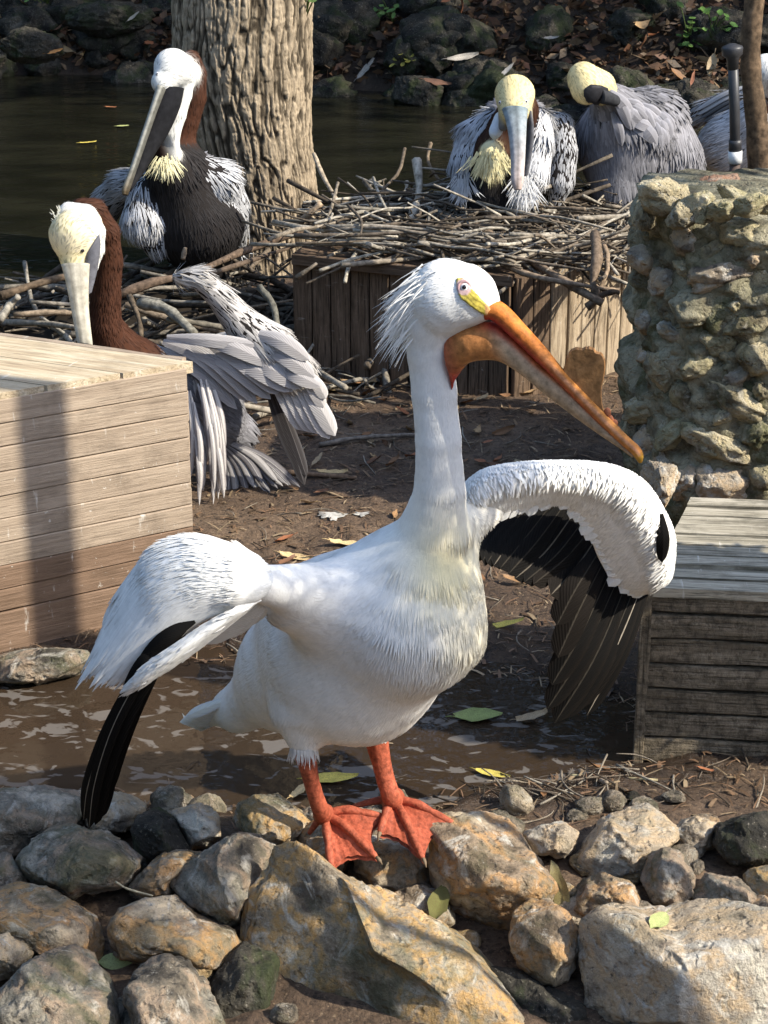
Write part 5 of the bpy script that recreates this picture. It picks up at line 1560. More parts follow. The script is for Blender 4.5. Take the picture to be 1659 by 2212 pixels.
bill_part(B, 'pouch', [((186, 548, 4.345), (215, 505, 4.36), 8), ((184, 570, 4.34), (217, 535, 4.355), 9), ((182, 600, 4.33), (210, 585, 4.345), 9), ((184, 640, 4.31), (198, 632, 4.32), 6)], np.array([.12, .12, .135]))
eye_on(B, 178, 542, 5)
tuft(B, 'crown_tuft', (128, 470, 4.40), (14, 20), (-.3, -.1, .9), 70, .012, .0014, (.80, .78, .66), 15, 0)
G1, G2 = np.array([.37, .35, .345]), np.array([.50, .475, .46])
twB = np.array([.15, -1, .35])
for a, m_, t_, w_, dd in [((330, 748), (430, 800), (512, 884), 34, 0), ((352, 738), (440, 775), (535, 868), 36, -.01), ((380, 745), (470, 780), (556, 872), 40, -.02), ((420, 752), (505, 790), (585, 862), 42, -.03), ((455, 752), (530, 785), (602, 852), 42, -.04),
                        ((430, 738), (500, 748), (590, 790), 38, -.05), ((360, 728), (450, 735), (560, 745), 30, -.045), ((480, 770), (560, 800), (632, 845), 42, -.05), ((530, 772), (590, 800), (652, 838), 40, -.055), ((560, 745), (625, 775), (680, 815), 40, -.06), ((540, 718), (610, 738), (668, 778), 38, -.06), ((590, 790), (640, 810), (692, 835), 36, -.062)]:
    blade(B.root, 'covert_feather', [(*a, 4.70 + dd), (*m_, 4.665 + dd), (*t_, 4.67 + dd)], w_, twB, G1, shaft=G1 * .7, edge=G2, tipsharp=.55, n=14)
for a, t_, w_, dd in [((590, 830), (655, 930), 34, 0), ((605, 825), (672, 934), 34, -.004), ((620, 822), (690, 938), 36, -.008), ((632, 815), (712, 948), 38, -.012), ((645, 812), (724, 942), 38, -.016), ((655, 815), (700, 880), 30, -.02), ((660, 800), (704, 862), 28, -.024)]:
    blade(B.root, 'secondary_feather', [(*a, 4.67 + dd), ((a[0] + t_[0]) / 2 + 4, (a[1] + t_[1]) / 2, 4.655 + dd), (*t_, 4.66 + dd)], w_, twB, G2 * .95, shaft=G1 * .8, edge=G2 * 1.2, tipsharp=.7, n=14)
for a, m_, t_, w_ in [((590, 850), (625, 940), (658, 1048), 30), ((580, 850), (612, 930), (650, 1020), 28), ((600, 860), (635, 950), (662, 1030), 24)]:
    blade(B.root, 'primary_feather', [(*a, 4.70), (*m_, 4.70), (*t_, 4.70)], w_, twB, np.array([.05, .045, .045]), shaft=np.array([.16, .15, .15]), edge=np.array([.10, .095, .095]), tipsharp=.7, n=16)
r = np.random.default_rng(44)
for i in range(30):
    f = r.random(); l = r.uniform(.45, 1)
    x0, x1 = 405 + 50 * f, 412 + 76 * f
    y0 = r.uniform(800, 960); y1 = y0 + (1093 - y0) * l
    Df = 4.66 - .04 * l + r.uniform(-.012, .012)
    blade(B.root, 'hanging_plume', [(x0, y0, Df + .03), ((x0 + x1) / 2 + 8, (y0 + y1) / 2, Df), (x1 + r.normal() * 3, y1 + r.uniform(-6, 2), Df + .005)], r.uniform(11, 16), np.array([.1, -1, .2]), np.array([.70, .66, .62]), shaft=np.array([.62, .58, .54]), edge=np.array([.10, .08, .09]), tipsharp=.55, n=10)
for i in range(20):
    f = i / 19 + r.normal() * .02
    x1, y1 = 505 + 140 * f, 1085 - 30 * f + 12 * math.sin(f * 6)
    if i % 3 == 0: x1 -= 40; y1 -= 8
    blade(B.root, 'tail_feather', [(470 + 14 * f, 950 + 20 * (1 - f), 4.80), ((485 + x1) / 2 + 6, (960 + y1) / 2 - 16 * f, 4.78), (x1, y1, 4.74)], r.uniform(17, 22), np.array([.1, -.8, .5]), np.array([.17, .16, .165]) if i % 2 else np.array([.36, .34, .33]), shaft=np.array([.5, .48, .45]), edge=np.array([.045, .04, .04]), tipsharp=.65, n=12)

# ---- bird facing the camera on the big nest
Cb = Bird('brown_pelican', Pz(1110, 470, .5), 'brown pelican facing the viewer with bill pressed down to its yellow breast tuft')
Cb.cap((1112, 238, 6.02), (1112, 205, 6.08), 34, 44, PYEL * [1, .95, .85], .012, fc=PYEL * [1, .95, .85], fL=.012, fW=.0028, dens=1, lift=.06)
Cb.chain([(1090, 238, 6.03, 14), (1086, 275, 6.02, 10)], np.array([.16, .16, .17]))
Cb.chain([(1136, 236, 6.03, 14), (1144, 275, 6.02, 10)], np.array([.16, .16, .17]))
Cb.chain([(1120, 240, 6.15, 44), (1095, 290, 6.16, 46), (1075, 330, 6.14, 52)], BRO * .7, fc=BRO, fL=.02, fW=.004, dens=.8)
Cb.chain([(1082, 255, 6.08, 15), (1070, 285, 6.06, 15)], np.array([.70, .74, .78]))
Cb.cap((1075, 345, 6.18), (1075, 430, 6.16), 72, 80, DK, .03, fc=DKF * .7, fL=.04, fW=.0048, dens=.6)
Cb.cap((1060, 330, 6.06), (1058, 368, 6.04), 24, 26, PYEL, .02)
Cb.chain([(1060, 265, 6.20, 30), (1020, 290, 6.18, 32), (1002, 350, 6.15, 30), (1000, 400, 6.14, 26), (1015, 435, 6.14, 16)], DK, fc=SIL * [1, 1.03, 1.08], fL=.055, fW=.0065, dens=1, lift=.03)
Cb.chain([(1165, 265, 6.20, 30), (1160, 310, 6.12, 36), (1152, 370, 6.07, 36), (1135, 420, 6.05, 26), (1125, 450, 6.05, 14)], DK, fc=SIL * 1.3, fL=.06, fW=.0052, dens=1, lift=.03)
Cb.chain([(1185, 262, 6.28, 24), (1212, 272, 6.25, 28), (1216, 330, 6.20, 32), (1208, 390, 6.18, 34), (1200, 430, 6.18, 20)], DK, fc=SIL * .95, fL=.022, fW=.005, dens=1, lift=.04)
Cb.cap((1110, 300, 6.40), (1120, 380, 6.62), 92, 80, DK, .05, fc=GRY, fL=.05, fW=.01, dens=.6)
Cb.build(.0090, M['down'])
bird_coat(Cb, 15000, 103)
def cbill(t, ph):
    b_ = ramp_col(t, [(0, (.20, .25, .27)), (.3, (.38, .42, .44)), (.65, (.52, .46, .44)), (1, (.55, .42, .36))])
    return b_ * (1 - .45 * (np.abs(np.cos(ph)) < .16) - .25 * (np.abs(np.abs(np.cos(ph)) - .55) < .1))[:, None]
bill_part(Cb, 'upper_bill', [((1084, 236, 5.99), (1141, 236, 5.99), 16), ((1093, 265, 5.96), (1138, 265, 5.96), 15), ((1100, 305, 5.93), (1136, 305, 5.93), 13), ((1103, 350, 5.90), (1134, 350, 5.90), 12), ((1104, 390, 5.87), (1131, 390, 5.87), 10), ((1110, 410, 5.86), (1126, 410, 5.86), 5)], cbill)
bill_part(Cb, 'pouch', [((1138, 240, 6.02), (1148, 242, 6.02), 14), ((1138, 290, 5.99), (1150, 290, 6.0), 14), ((1135, 340, 5.96), (1144, 340, 5.97), 12), ((1131, 380, 5.92), (1137, 380, 5.93), 8)], np.array([.10, .10, .11]))
eye_on(Cb, 1080, 222, 5, True); eye_on(Cb, 1137, 220, 5, True)
tuft(Cb, 'breast_tuft', (1060, 345, 5.99), (34, 26), (0, -.15, -1), 320, .055, .0018, (.80, .72, .42), 6)
tuft(Cb, 'breast_plumes', (1132, 400, 5.98), (26, 30), (0, -.12, -1), 260, .045, .0017, (.74, .74, .74), 7)
tuft(Cb, 'side_plumes', (1000, 400, 6.06), (18, 24), (-.1, -.1, -1), 160, .04, .0017, (.66, .67, .69), 8)

# ---- sleeping bird with its bill tucked in
Dd = Bird('brown_pelican', Pz(1380, 470, .5), 'grey brown pelican asleep with pale yellow head tucked into its back')
Dd.cap((1262, 172, 6.24), (1296, 186, 6.28), 36, 34, PYEL * [1, .97, .9], .012, fc=PYEL * [1, .97, .9], fL=.012, fW=.0028, dens=1, lift=.06)
Dd.cap((1258, 165, 6.24), (1268, 190, 6.22), 30, 36, PYEL * [1, .97, .9], .012, fc=PYEL * [1, .97, .9], fL=.012, fW=.0028, dens=1, lift=.06)
Dd.cap((1320, 225, 6.34), (1350, 300, 6.42), 44, 95, DK, .04, fc=GRY * 1.15, fL=.075, fW=.022, dens=.45, lift=.03)
Dd.cap((1350, 300, 6.42), (1340, 400, 6.36), 95, 60, GRY * .5, .05, fc=GRY * .95, fL=.085, fW=.011, dens=1, lift=.02)
Dd.cap((1400, 270, 6.50), (1420, 350, 6.48), 80, 84, DK, .05, fc=GRY * 1.2, fL=.08, fW=.024, dens=.45, lift=.03)
Dd.cap((1300, 300, 6.42), (1330, 400, 6.36), 50, 38, GRY * .5, .05, fc=GRY * [1.05, .98, .95], fL=.08, fW=.0065, dens=1, lift=.02)
Dd.cap((1425, 340, 6.48), (1395, 425, 6.42), 82, 34, GRY * .5, .05, fc=GRY * 1.1, fL=.09, fW=.013, dens=1, lift=.02)
Dd.cap((1340, 400, 6.36), (1350, 445, 6.36), 50, 14, GRY * .4, .03, fc=GRY * .8, fL=.08, fW=.014, dens=.8, lift=.02)
Dd.build(.0095, M['down'])
bird_coat(Dd, 11000, 104, .55)
V_, F_, xy = patch_on(Dd.bvh, [(1262, 192), (1276, 182), (1296, 184), (1312, 190), (1318, 204), (1308, 218), (1288, 224), (1270, 220), (1262, 208)], 4, .008)
obj('bare_face', V_, F_, M['skin'], Dd.root, col=np.tile([.022, .022, .026], (len(V_), 1)))
eye_on(Dd, 1288, 190, 4)
bill_part(Dd, 'upper_bill', [((1300, 192, 6.19), (1298, 224, 6.19), 14), ((1322, 200, 6.21), (1318, 228, 6.21), 13), ((1336, 208, 6.25), (1332, 230, 6.25), 10)], np.array([.045, .046, .05]))
twD = np.array([-.1, -1, .45])
r = np.random.default_rng(45)
for i in range(26):
    f = i / 25
    x0, y0 = (1308 + 120 * r.random(), 215 + 60 * r.random()) if i > 6 else (1318 + 6 * i, 196 + 5 * i)
    L_ = r.uniform(60, 95)
    a_ = math.radians(r.uniform(20, 75)) if x0 < 1380 else math.radians(r.uniform(30, 80))
    h = Dd.bvh.ray_cast(Vector(CAMP), Vector(unit(ray(x0, y0))))
    x1, y1 = x0 + L_ * math.cos(a_), y0 + L_ * math.sin(a_)
    h2 = Dd.bvh.ray_cast(Vector(CAMP), Vector(unit(ray(x1, y1))))
    if h[0] is None or h2[0] is None: continue
    D0, D1 = h[0][1] - .006, h2[0][1] - .016
    blade(Dd.root, 'scapular_feather', [(x0, y0, D0), ((x0 + x1) / 2 + 3, (y0 + y1) / 2 - 3, (D0 + D1) / 2 - .018), (x1, y1, D1)], r.uniform(20, 30), twD, GRY * r.uniform(.9, 1.35), shaft=GRY * .7, edge=GRY * r.uniform(1.3, 1.9), tipsharp=.5, n=10)
for i in range(7):
    x0 = 1385 + i * 9
    blade(Dd.root, 'wing_feather', [(x0, 300 + i * 6, 6.37), (x0 + 18, 350 + i * 6, 6.365), (x0 + 22 + i * 4, 405 + i * 4, 6.39)], 16, twD, GRY * 1.1, shaft=GRY, edge=DK * 1.5, tipsharp=.6, n=10)

# ---- bird half hidden behind the thin stem
E = Bird('brown_pelican', Pz(1600, 380, .4), 'brown pelican half hidden behind the thin crooked tree stem')
E.cap((1655, 150, 6.60), (1660, 185, 6.64), 34, 30, PWHITE, .012, fc=PWHITE, fL=.012, fW=.0028, dens=1, lift=.06)
E.chain([(1662, 190, 6.64, 26), (1650, 230, 6.66, 26), (1630, 260, 6.70, 40)], BRO * .7, fc=BRO, fL=.02, fW=.004, dens=.7)
E.chain([(1640, 205, 6.80, 12), (1580, 215, 6.85, 20), (1530, 238, 6.9, 26), (1500, 262, 6.95, 16)], BRO * .5, fc=SIL * .8, fL=.08, fW=.0058, dens=.35, lift=.02)
E.cap((1640, 270, 6.70), (1580, 310, 6.75), 60, 62, DK, .04, fc=SIL * 1.1, fL=.06, fW=.0058, dens=1)
E.cap((1580, 310, 6.75), (1520, 325, 6.8), 62, 26, DK, .04, fc=SIL * 1.1, fL=.06, fW=.0058, dens=1)
E.build(.010, M['down'])
bird_coat(E, 6000, 105)
bill_part(E, 'upper_bill', [((1668, 165, 6.55), (1690, 175, 6.55), 12), ((1672, 230, 6.5), (1688, 235, 6.5), 10), ((1672, 300, 6.46), (1680, 302, 6.46), 6)], GB)
for i in range(5):
    blade(E.root, 'primary_feather', [(1640, 180 + 8 * i, 6.80), (1570, 200 + 10 * i, 6.82), (1500 + 6 * i, 240 + 8 * i, 6.86)], 13, np.array([-.2, -1, .5]), SIL * (.9 if i < 2 else .25), shaft=SIL * .6, edge=DK, tipsharp=.7)
# ================================================================== nests
TW = [(.27, .225, .17), (.35, .305, .24), (.17, .135, .10), (.09, .07, .05), (.44, .395, .32), (.20, .155, .11)]
def stick_arrays(pts, r0, r1, n=9, k=6, seed=0, knots=True):
    path = catmull(pts, n)
    rr = np.linspace(r0, r1, n)
    r = np.random.default_rng(seed)
    if knots: rr = rr * (1 + .16 * r.normal(size=n))
    return tube_arrays(path, np.abs(rr) + .0006, k)
def stick_obj(parent, pts, r0, r1, col, seed, name='stick'):
    V, F = stick_arrays(pts, r0, r1, seed=seed)
    c_ = np.asarray(col) * (1 + .35 * fbm(V * 40, seed, 2)[:, None])
    return obj(name, V, F, M['twig'], parent, col=np.clip(c_, .01, 1))
def rand_stick(r, c, rx, ry, hfun, Lr, tang=.6):
    a = r.uniform(0, 2 * np.pi); q = r.random() ** .5
    x, y = c[0] + math.cos(a) * q * rx, c[1] + math.sin(a) * q * ry
    th = a + np.pi / 2 + r.normal() * .7 if r.random() < tang else r.uniform(0, 2 * np.pi)
    L = r.uniform(*Lr); d = np.array([math.cos(th), math.sin(th), 0]) * L / 2
    z = hfun(x, y, q)
    tilt = r.normal() * .20
    kink = np.array([r.normal(), r.normal(), r.normal() * .5]) * L * .05
    kink2 = np.array([r.normal(), r.normal(), r.normal() * .5]) * L * .05
    p0 = np.array([x, y, z]) - d - [0, 0, tilt * L / 2]; p1 = np.array([x, y, z]) + d + [0, 0, tilt * L / 2]
    return [p0, p0 * .66 + p1 * .34 + kink, p0 * .34 + p1 * .66 + kink2, p1]
# big nest
nc = (d0 + d1 + d2 + d3 + d4 + d5) / 6
nest = empty('stick_nest', (nc[0], nc[1], H2), 'wide untidy nest of bleached sticks heaped on the plank platform', 'nest')
r = np.random.default_rng(61)
def h_big(x, y, q): return H2 + .014 + r.uniform(0, 1) ** 1.1 * (1 - .6 * smooth(.05, .35, x - nc[0])) * (.035 + .085 * smooth(.0, .6, (y - d1[1]) / .5) * (1 - .3 * abs(x - nc[0])))
for i in range(250):
    pts = rand_stick(r, (nc[0] + .06, nc[1] + .02), .64, .44, h_big, (.20, .66))
    rr = r.uniform(.0026, .0072)
    stick_obj(nest, pts, rr, rr * .55, np.array(TW[r.integers(6)]) * r.uniform(.45, 1.1), 700 + i)
for i in range(46):   # rim sticks lying along the front edge
    f = r.random()
    e_a, e_b = (d0, d1) if f < .65 else ((d1, d2) if f < .8 else (d2, d3))
    q = e_a + (e_b - e_a) * r.random() + [0, r.uniform(-.02, .12), H2 + r.uniform(.012, .07)]
    dv = unit(e_b - e_a + r.normal(size=3) * [.12, .25, .03]) * r.uniform(.12, .32)
    stick_obj(nest, [q - dv, q - dv * .3 + r.normal(size=3) * .008, q + dv * .4 + r.normal(size=3) * .008, q + dv], r.uniform(.004, .008), .003, np.array(TW[[0, 1, 4, 4, 1, 2][r.integers(6)]]), 1300 + i)
parts = []
for i in range(420):
    pts = rand_stick(r, (nc[0] + .06, nc[1] + .02), .64, .44, lambda x, y, q: H2 + .012 + r.random() * .06, (.10, .45))
    rr = r.uniform(.0015, .0045)
    parts.append(stick_arrays(pts, rr, rr * .5, 6, 5, i))
V_, F_ = merge(parts)
tag(obj('fine_twigs', V_, F_, M['twig'], nest, col=np.repeat(np.array(TW)[r.integers(6, size=420)] * r.uniform(.6, 1.1, (420, 1)), 6 * 5 + 2, 0)), kind='stuff')
HAND = [([(940, 500, 5.95), (1040, 545, 5.7), (1130, 590, 5.5), (1230, 612, 5.42), (1338, 628, 5.40)], 7, 5, (.30, .22, .15)),
        ([(1010, 480, 6.0), (1110, 540, 5.75), (1190, 590, 5.52), (1275, 640, 5.40), (1302, 655, 5.38)], 9, 7, (.24, .175, .12)),
        ([(1285, 505, 5.62), (1290, 560, 5.48), (1280, 610, 5.42), (1292, 640, 5.40), (1268, 664, 5.40)], 10, 9, (.20, .145, .10)),
        ([(1292, 640, 5.40), (1325, 630, 5.39), (1338, 632, 5.39)], 7, 6, (.13, .09, .06)),
        ([(900, 345, 6.25), (905, 420, 6.15), (880, 490, 6.0), (835, 575, 5.8)], 10, 6, (.45, .40, .32)),
        ([(678, 332, 6.55), (700, 385, 6.45), (742, 455, 6.3)], 5, 4, (.42, .34, .24)),
        ([(640, 488, 6.15), (668, 462, 6.1), (694, 438, 6.1)], 8, 6, (.52, .38, .25)),
        ([(742, 452, 6.2), (800, 445, 6.2), (878, 442, 6.15)], 6, 4, (.50, .45, .36)),
        ([(1180, 470, 6.1), (1235, 520, 5.9), (1300, 520, 5.7), (1312, 585, 5.5), (1285, 640, 5.45)], 5, 4, (.30, .22, .15)),
        ([(770, 545, 5.75), (752, 580, 5.62), (745, 610, 5.55)], 5, 4, (.50, .44, .34)), ([(690, 585, 5.6), (760, 560, 5.65), (830, 545, 5.7)], 4, 3, (.46, .40, .30)),
        ([(800, 390, 6.5), (850, 415, 6.4), (930, 430, 6.3)], 4, 3, (.40, .34, .25)), ([(640, 600, 5.75), (700, 560, 5.75), (780, 520, 5.9)], 5, 4, (.36, .29, .21)),
        ([(930, 310, 6.7), (925, 350, 6.6), (955, 400, 6.5)], 4, 3, (.20, .15, .10)), ([(1170, 545, 5.7), (1190, 520, 5.75), (1215, 528, 5.7)], 6, 5, (.42, .34, .25))]
for i, (pp, a, b, c_) in enumerate(HAND):
    W_ = [P(*q) for q in pp]; m = mpp(W_[0])
    stick_obj(nest, W_, a * m, b * m, c_, 1500 + i)
# heap of sticks under the upright bird
hc_ = Pz(370, 640, .12)
heap = empty('stick_nest', (hc_[0], hc_[1], 0), 'dark heap of thick branches and twigs below the upright pelican', 'nest')
def h_heap(x, y, q): return .03 + r.uniform(.1, 1) * .27 * math.exp(-((x - hc_[0] - .05) / .75) ** 2 - ((y - 6.15) / .5) ** 2)
for i in range(215):
    pts = rand_stick(r, (hc_[0] - .1, 6.0), .95, .75, h_heap, (.25, .85), .3)
    rr = r.uniform(.004, .013)
    stick_obj(heap, pts, rr, rr * .6, np.array(TW[r.integers(6)]) * r.uniform(.45, .95), 1600 + i)
HAND2 = [([(300, 655, 5.45), (360, 668, 5.4), (420, 720, 5.3)], 13, 10, (.27, .25, .20)), ([(0, 640, 5.8), (90, 610, 5.9), (190, 590, 6.0), (250, 600, 6.0)], 9, 6, (.12, .085, .055)), ([(250, 640, 5.7), (330, 610, 5.75), (420, 590, 5.8), (520, 545, 6.0), (680, 490, 6.1)], 10, 6, (.16, .11, .075)),
         ([(30, 680, 5.5), (120, 675, 5.5), (200, 680, 5.5)], 6, 5, (.32, .24, .16)), ([(0, 690, 5.4), (20, 660, 5.5), (40, 640, 5.5)], 8, 6, (.30, .27, .22)), ([(430, 600, 5.7), (520, 570, 5.85), (640, 530, 6.0)], 7, 4, (.14, .10, .07)), ([(395, 560, 5.8), (400, 535, 5.82)], 6, 4, (.25, .19, .13)),
         ([(280, 640, 5.6), (300, 690, 5.5), (305, 730, 5.45)], 6, 5, (.12, .09, .06)), ([(560, 620, 5.6), (590, 660, 5.55), (600, 720, 5.5)], 9, 8, (.16, .15, .12)), ([(360, 690, 5.4), (440, 700, 5.4), (520, 715, 5.4)], 7, 5, (.22, .19, .14))]
for i, (pp, a, b, c_) in enumerate(HAND2):
    W_ = [P(*q) for q in pp]; m = mpp(W_[0])
    stick_obj(heap, W_, a * m, b * m, c_, 1900 + i)
parts = []
for i in range(500):
    pts = rand_stick(r, (hc_[0] - .1, 6.0), 1.0, .85, lambda x, y, q: h_heap(x, y, q) * .8, (.08, .4), .2)
    rr = r.uniform(.0015, .005)
    parts.append(stick_arrays(pts, rr, rr * .5, 6, 5, i))
V_, F_ = merge(parts)
tag(obj('fine_twigs', V_, F_, M['twig'], heap, col=np.repeat(np.array(TW)[r.integers(6, size=500)] * r.uniform(.3, .85, (500, 1)), 32, 0)), kind='stuff')
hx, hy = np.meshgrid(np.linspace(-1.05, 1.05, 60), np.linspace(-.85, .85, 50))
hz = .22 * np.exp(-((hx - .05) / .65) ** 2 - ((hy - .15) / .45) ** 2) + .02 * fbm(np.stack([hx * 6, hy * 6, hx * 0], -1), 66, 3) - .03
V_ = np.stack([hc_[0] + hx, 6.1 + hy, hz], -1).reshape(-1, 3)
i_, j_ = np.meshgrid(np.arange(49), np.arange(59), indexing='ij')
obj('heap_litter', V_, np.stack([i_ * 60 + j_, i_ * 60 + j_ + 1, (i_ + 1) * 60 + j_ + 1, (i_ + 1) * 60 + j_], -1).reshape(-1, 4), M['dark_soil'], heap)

# ================================================================== fallen leaves, twigs
def leaf_mesh(name, col, seed, wide=.42, curl=.25, fold=.3):
    r_ = np.random.default_rng(seed)
    n, m = 9, 5
    V, C = [], []
    for i in range(n):
        t = i / (n - 1); w = wide * math.sin(math.pi * min(1, t * .97 + .03)) ** .8 * (1 - .25 * t) + .004
        for j in range(m):
            u = j / (m - 1) * 2 - 1
            V.append((t - .5 + .02 * r_.normal() * (abs(u) > .9), u * w * .5 + .012 * r_.normal() * (abs(u) > .9), fold * abs(u) * w * .5 + curl * (t - .45) ** 2 * (1 + .5 * u) + .012 * r_.normal()))
            C.append(np.array(col) * (1.15 if u == 0 else 1) * r_.uniform(.85, 1.1))
    F = [(i * m + j, i * m + j + 1, (i + 1) * m + j + 1, (i + 1) * m + j) for i in range(n - 1) for j in range(m - 1)]
    st, sf = tube_arrays([(-.5, 0, curl * .2), (-.6, .01, curl * .25), (-.7, .0, curl * .25)], .012, 5)
    o = len(V)
    V = V + st.tolist(); C = C + [np.array(col) * .8] * len(st)
    F = F + [tuple(k_ + o for k_ in f) for f in sf]
    return make_mesh(name, V, F, M['leaf'], col=np.array(C))
BROWNS = [(.22, .11, .05), (.30, .17, .08), (.40, .26, .13), (.16, .075, .04), (.34, .13, .06), (.46, .34, .20)]
LEAFHUE = ['chestnut', 'mid-brown', 'tan', 'dark brown', 'rust-red', 'straw coloured']
STICKHUE = ['brown', 'pale brown', 'dark brown', 'blackish', 'bleached', 'reddish brown']
brown_leaves = [leaf_mesh('leaf', c_, 800 + i, rng.uniform(.34, .52), rng.uniform(.1, .7), rng.uniform(.1, .7)) for i, c_ in enumerate(BROWNS * 3)]
yellow = leaf_mesh('leaf', (.62, .50, .10), 850, .36, .15, .2)
green = leaf_mesh('leaf', (.26, .32, .10), 851, .62, .12, .15)
palegreen = leaf_mesh('leaf', (.42, .46, .18), 852, .60, .1, .1)
tanleaf = leaf_mesh('leaf', (.60, .44, .22), 853, .34, .35, .3)
def put_leaf(me, p, size, rz, rx=0, ry=0, name='fallen_leaf'):
    Mx = Matrix.Translation(Vector(p)) @ Matrix.Rotation(rz, 4, 'Z') @ Matrix.Rotation(rx, 4, 'X') @ Matrix.Rotation(ry, 4, 'Y') @ Matrix.Scale(size, 4)
    o = place(name, me, Mx)
    ORG[o.name] = np.array(p)
    return o
def gz(x, y): return float(ground_z(np.array([x]), np.array([y]))[0])
LH = [(1085, 1352, .10, yellow, .1, 'bright yellow withered leaf on the mud by the white breast'), (755, 1186, .105, tanleaf, .2, 'long tan curled leaf on the mud above the white back'), (640, 1205, .085, tanleaf, -.2, 'pale tan leaf on the mud beside the near wing'),
      (1035, 1530, .10, green, .0, 'broad green leaf lying at the shaded puddle edge'), (718, 1664, .10, yellow, .1, 'yellow leaf floating in the puddle between the orange legs'), (650, 1690, .07, tanleaf, 1.0, 'half sunken brown yellow leaf beside the near orange leg'),
      (1065, 1655, .075, yellow, -.5, 'thin yellow leaf on wet mud beside the far foot'), (1150, 1535, .07, brown_leaves[5], .3, 'grey tan leaf in the shade near the mossy crate'), (720, 850, .12, tanleaf, .4, 'tan leaf below the plank platform'), (775, 838, .11, brown_leaves[2], 0, 'brown leaf against the foot of the plank platform'),
      (718, 1028, .085, tanleaf, .1, 'tan leaf on the mud beside the dark drooping wing feather'), (690, 1215, .06, brown_leaves[4], .4, 'small red brown leaf next to the long tan leaf'), (620, 1218, .06, brown_leaves[3], .9, 'small dark leaf above the near wing')]
for x, y, s_, me, rz, lb in LH:
    p = Pz(x, y, .03); p[2] = max(gz(p[0], p[1]), .006) + .006
    tag(put_leaf(me, p, s_, rz, rng.normal() * .1, rng.normal() * .1), lb, 'leaf')
def on_scene(x, y):
    hit = S.ray_cast(bpy.context.evaluated_depsgraph_get(), Vector(CAMP), Vector(unit(ray(x, y))))
    return np.array(hit[1]) if hit[0] else P(x, y, 11.5)
def put_on_rock(me, x, y, s_, rz, lb, z):
    hit = S.ray_cast(bpy.context.evaluated_depsgraph_get(), Vector(CAMP), Vector(unit(ray(x, y))))
    p = np.array(hit[1]) if hit[0] else Pz(x, y, z)
    nrm_ = np.array(hit[2]) if hit[0] else np.array([0, 0, 1.0])
    nrm_ = unit(nrm_ + np.array([0, -.3, .5]))
    q = Vector(nrm_).to_track_quat('Z', 'X').to_matrix().to_4x4()
    Mx = Matrix.Translation(Vector(p + nrm_ * .008)) @ q @ Matrix.Rotation(rz, 4, 'Z') @ Matrix.Scale(s_, 4)
    tag(place('fallen_leaf', me, Mx), lb, 'leaf')
put_on_rock(palegreen, 250, 2084, .066, 1.6, 'pale green leaf resting between the mossy stones', .1)
put_on_rock(palegreen, 1420, 1998, .055, 1.5, 'small yellow green leaf on top of the white-streaked boulder', .1)
put_on_rock(leaf_mesh('leaf', (.13, .13, .04), 860, .45, .3, .3), 945, 1965, .09, 2.6, 'dark olive leaf in the gap behind the huge slanting boulder', .1)
put_on_rock(leaf_mesh('leaf', (.20, .17, .07), 861, .3, .3, .3), 1215, 1925, .11, .9, 'long olive brown leaf lying behind the upright wedged stone', .1)
r = np.random.default_rng(71)
def free(x, y):
    return not (x < -.40 and y < 4.9) and not (x > .42 and 3.3 < y < 4.0) and not (x > .5 and y > 4.2) and not ((x + .3) / .85) ** 2 + ((y - 3.5) / .3) ** 2 < 1
cnt = 0
while cnt < 112:
    x, y = r.uniform(-.9, .75), r.uniform(3.15, 5.7)
    if not free(x, y): continue
    if y < 4.9 and r.random() < .35: continue
    li = r.integers(18)
    put = put_leaf(brown_leaves[li], (x, y, gz(x, y) + .008), r.uniform(.025, .075), r.uniform(0, 6.3), r.normal() * .35, r.normal() * .25)
    zone = 'at the foot of the plank platform' if y > 4.9 else ('behind the white pelican' if y > 3.75 else 'beside the puddle')
    tag(put, f'small {LEAFHUE[li % 6]} dry leaf on the mud {zone}', 'leaf', 'dry leaves scattered over the mud'); cnt += 1
tw_mesh = []
for i in range(10):
    L = 1.0
    pts = [(-.5, 0, 0), (-.15, r.normal() * .05, .02), (.2, r.normal() * .05, .02), (.5, r.normal() * .06, 0)]
    V_, F_ = stick_arrays(pts, r.uniform(.012, .028), .008, 8, 5, i)
    tw_mesh.append(make_mesh('twig', V_, F_, M['twig'], col=np.tile(np.array(TW[i % 6]) * r.uniform(.6, 1.2), (len(V_), 1))))
cnt = 0
while cnt < 170:
    if cnt < 60: x, y = r.normal() * .16 + .32, r.normal() * .10 + 3.22
    else: x, y = r.uniform(-.9, .85), r.uniform(3.1, 5.6)
    if y < 3.02 or not free(x, y): continue
    Mx = Matrix.Translation((x, y, gz(x, y) + .006)) @ Matrix.Rotation(r.uniform(0, 6.3), 4, 'Z') @ Matrix.Rotation(r.normal() * .12, 4, 'Y') @ Matrix.Scale(r.uniform(.04, .14), 4)
    ti = r.integers(10)
    zone = 'at the foot of the plank platform' if y > 4.9 else ('behind the white pelican' if y > 3.75 else 'between the puddle and the mossy crate')
    tag(place('fallen_twig', tw_mesh[ti], Mx), f'thin {STICKHUE[ti % 6]} twig on the mud {zone}', 'twig', 'twigs scattered over the mud'); cnt += 1
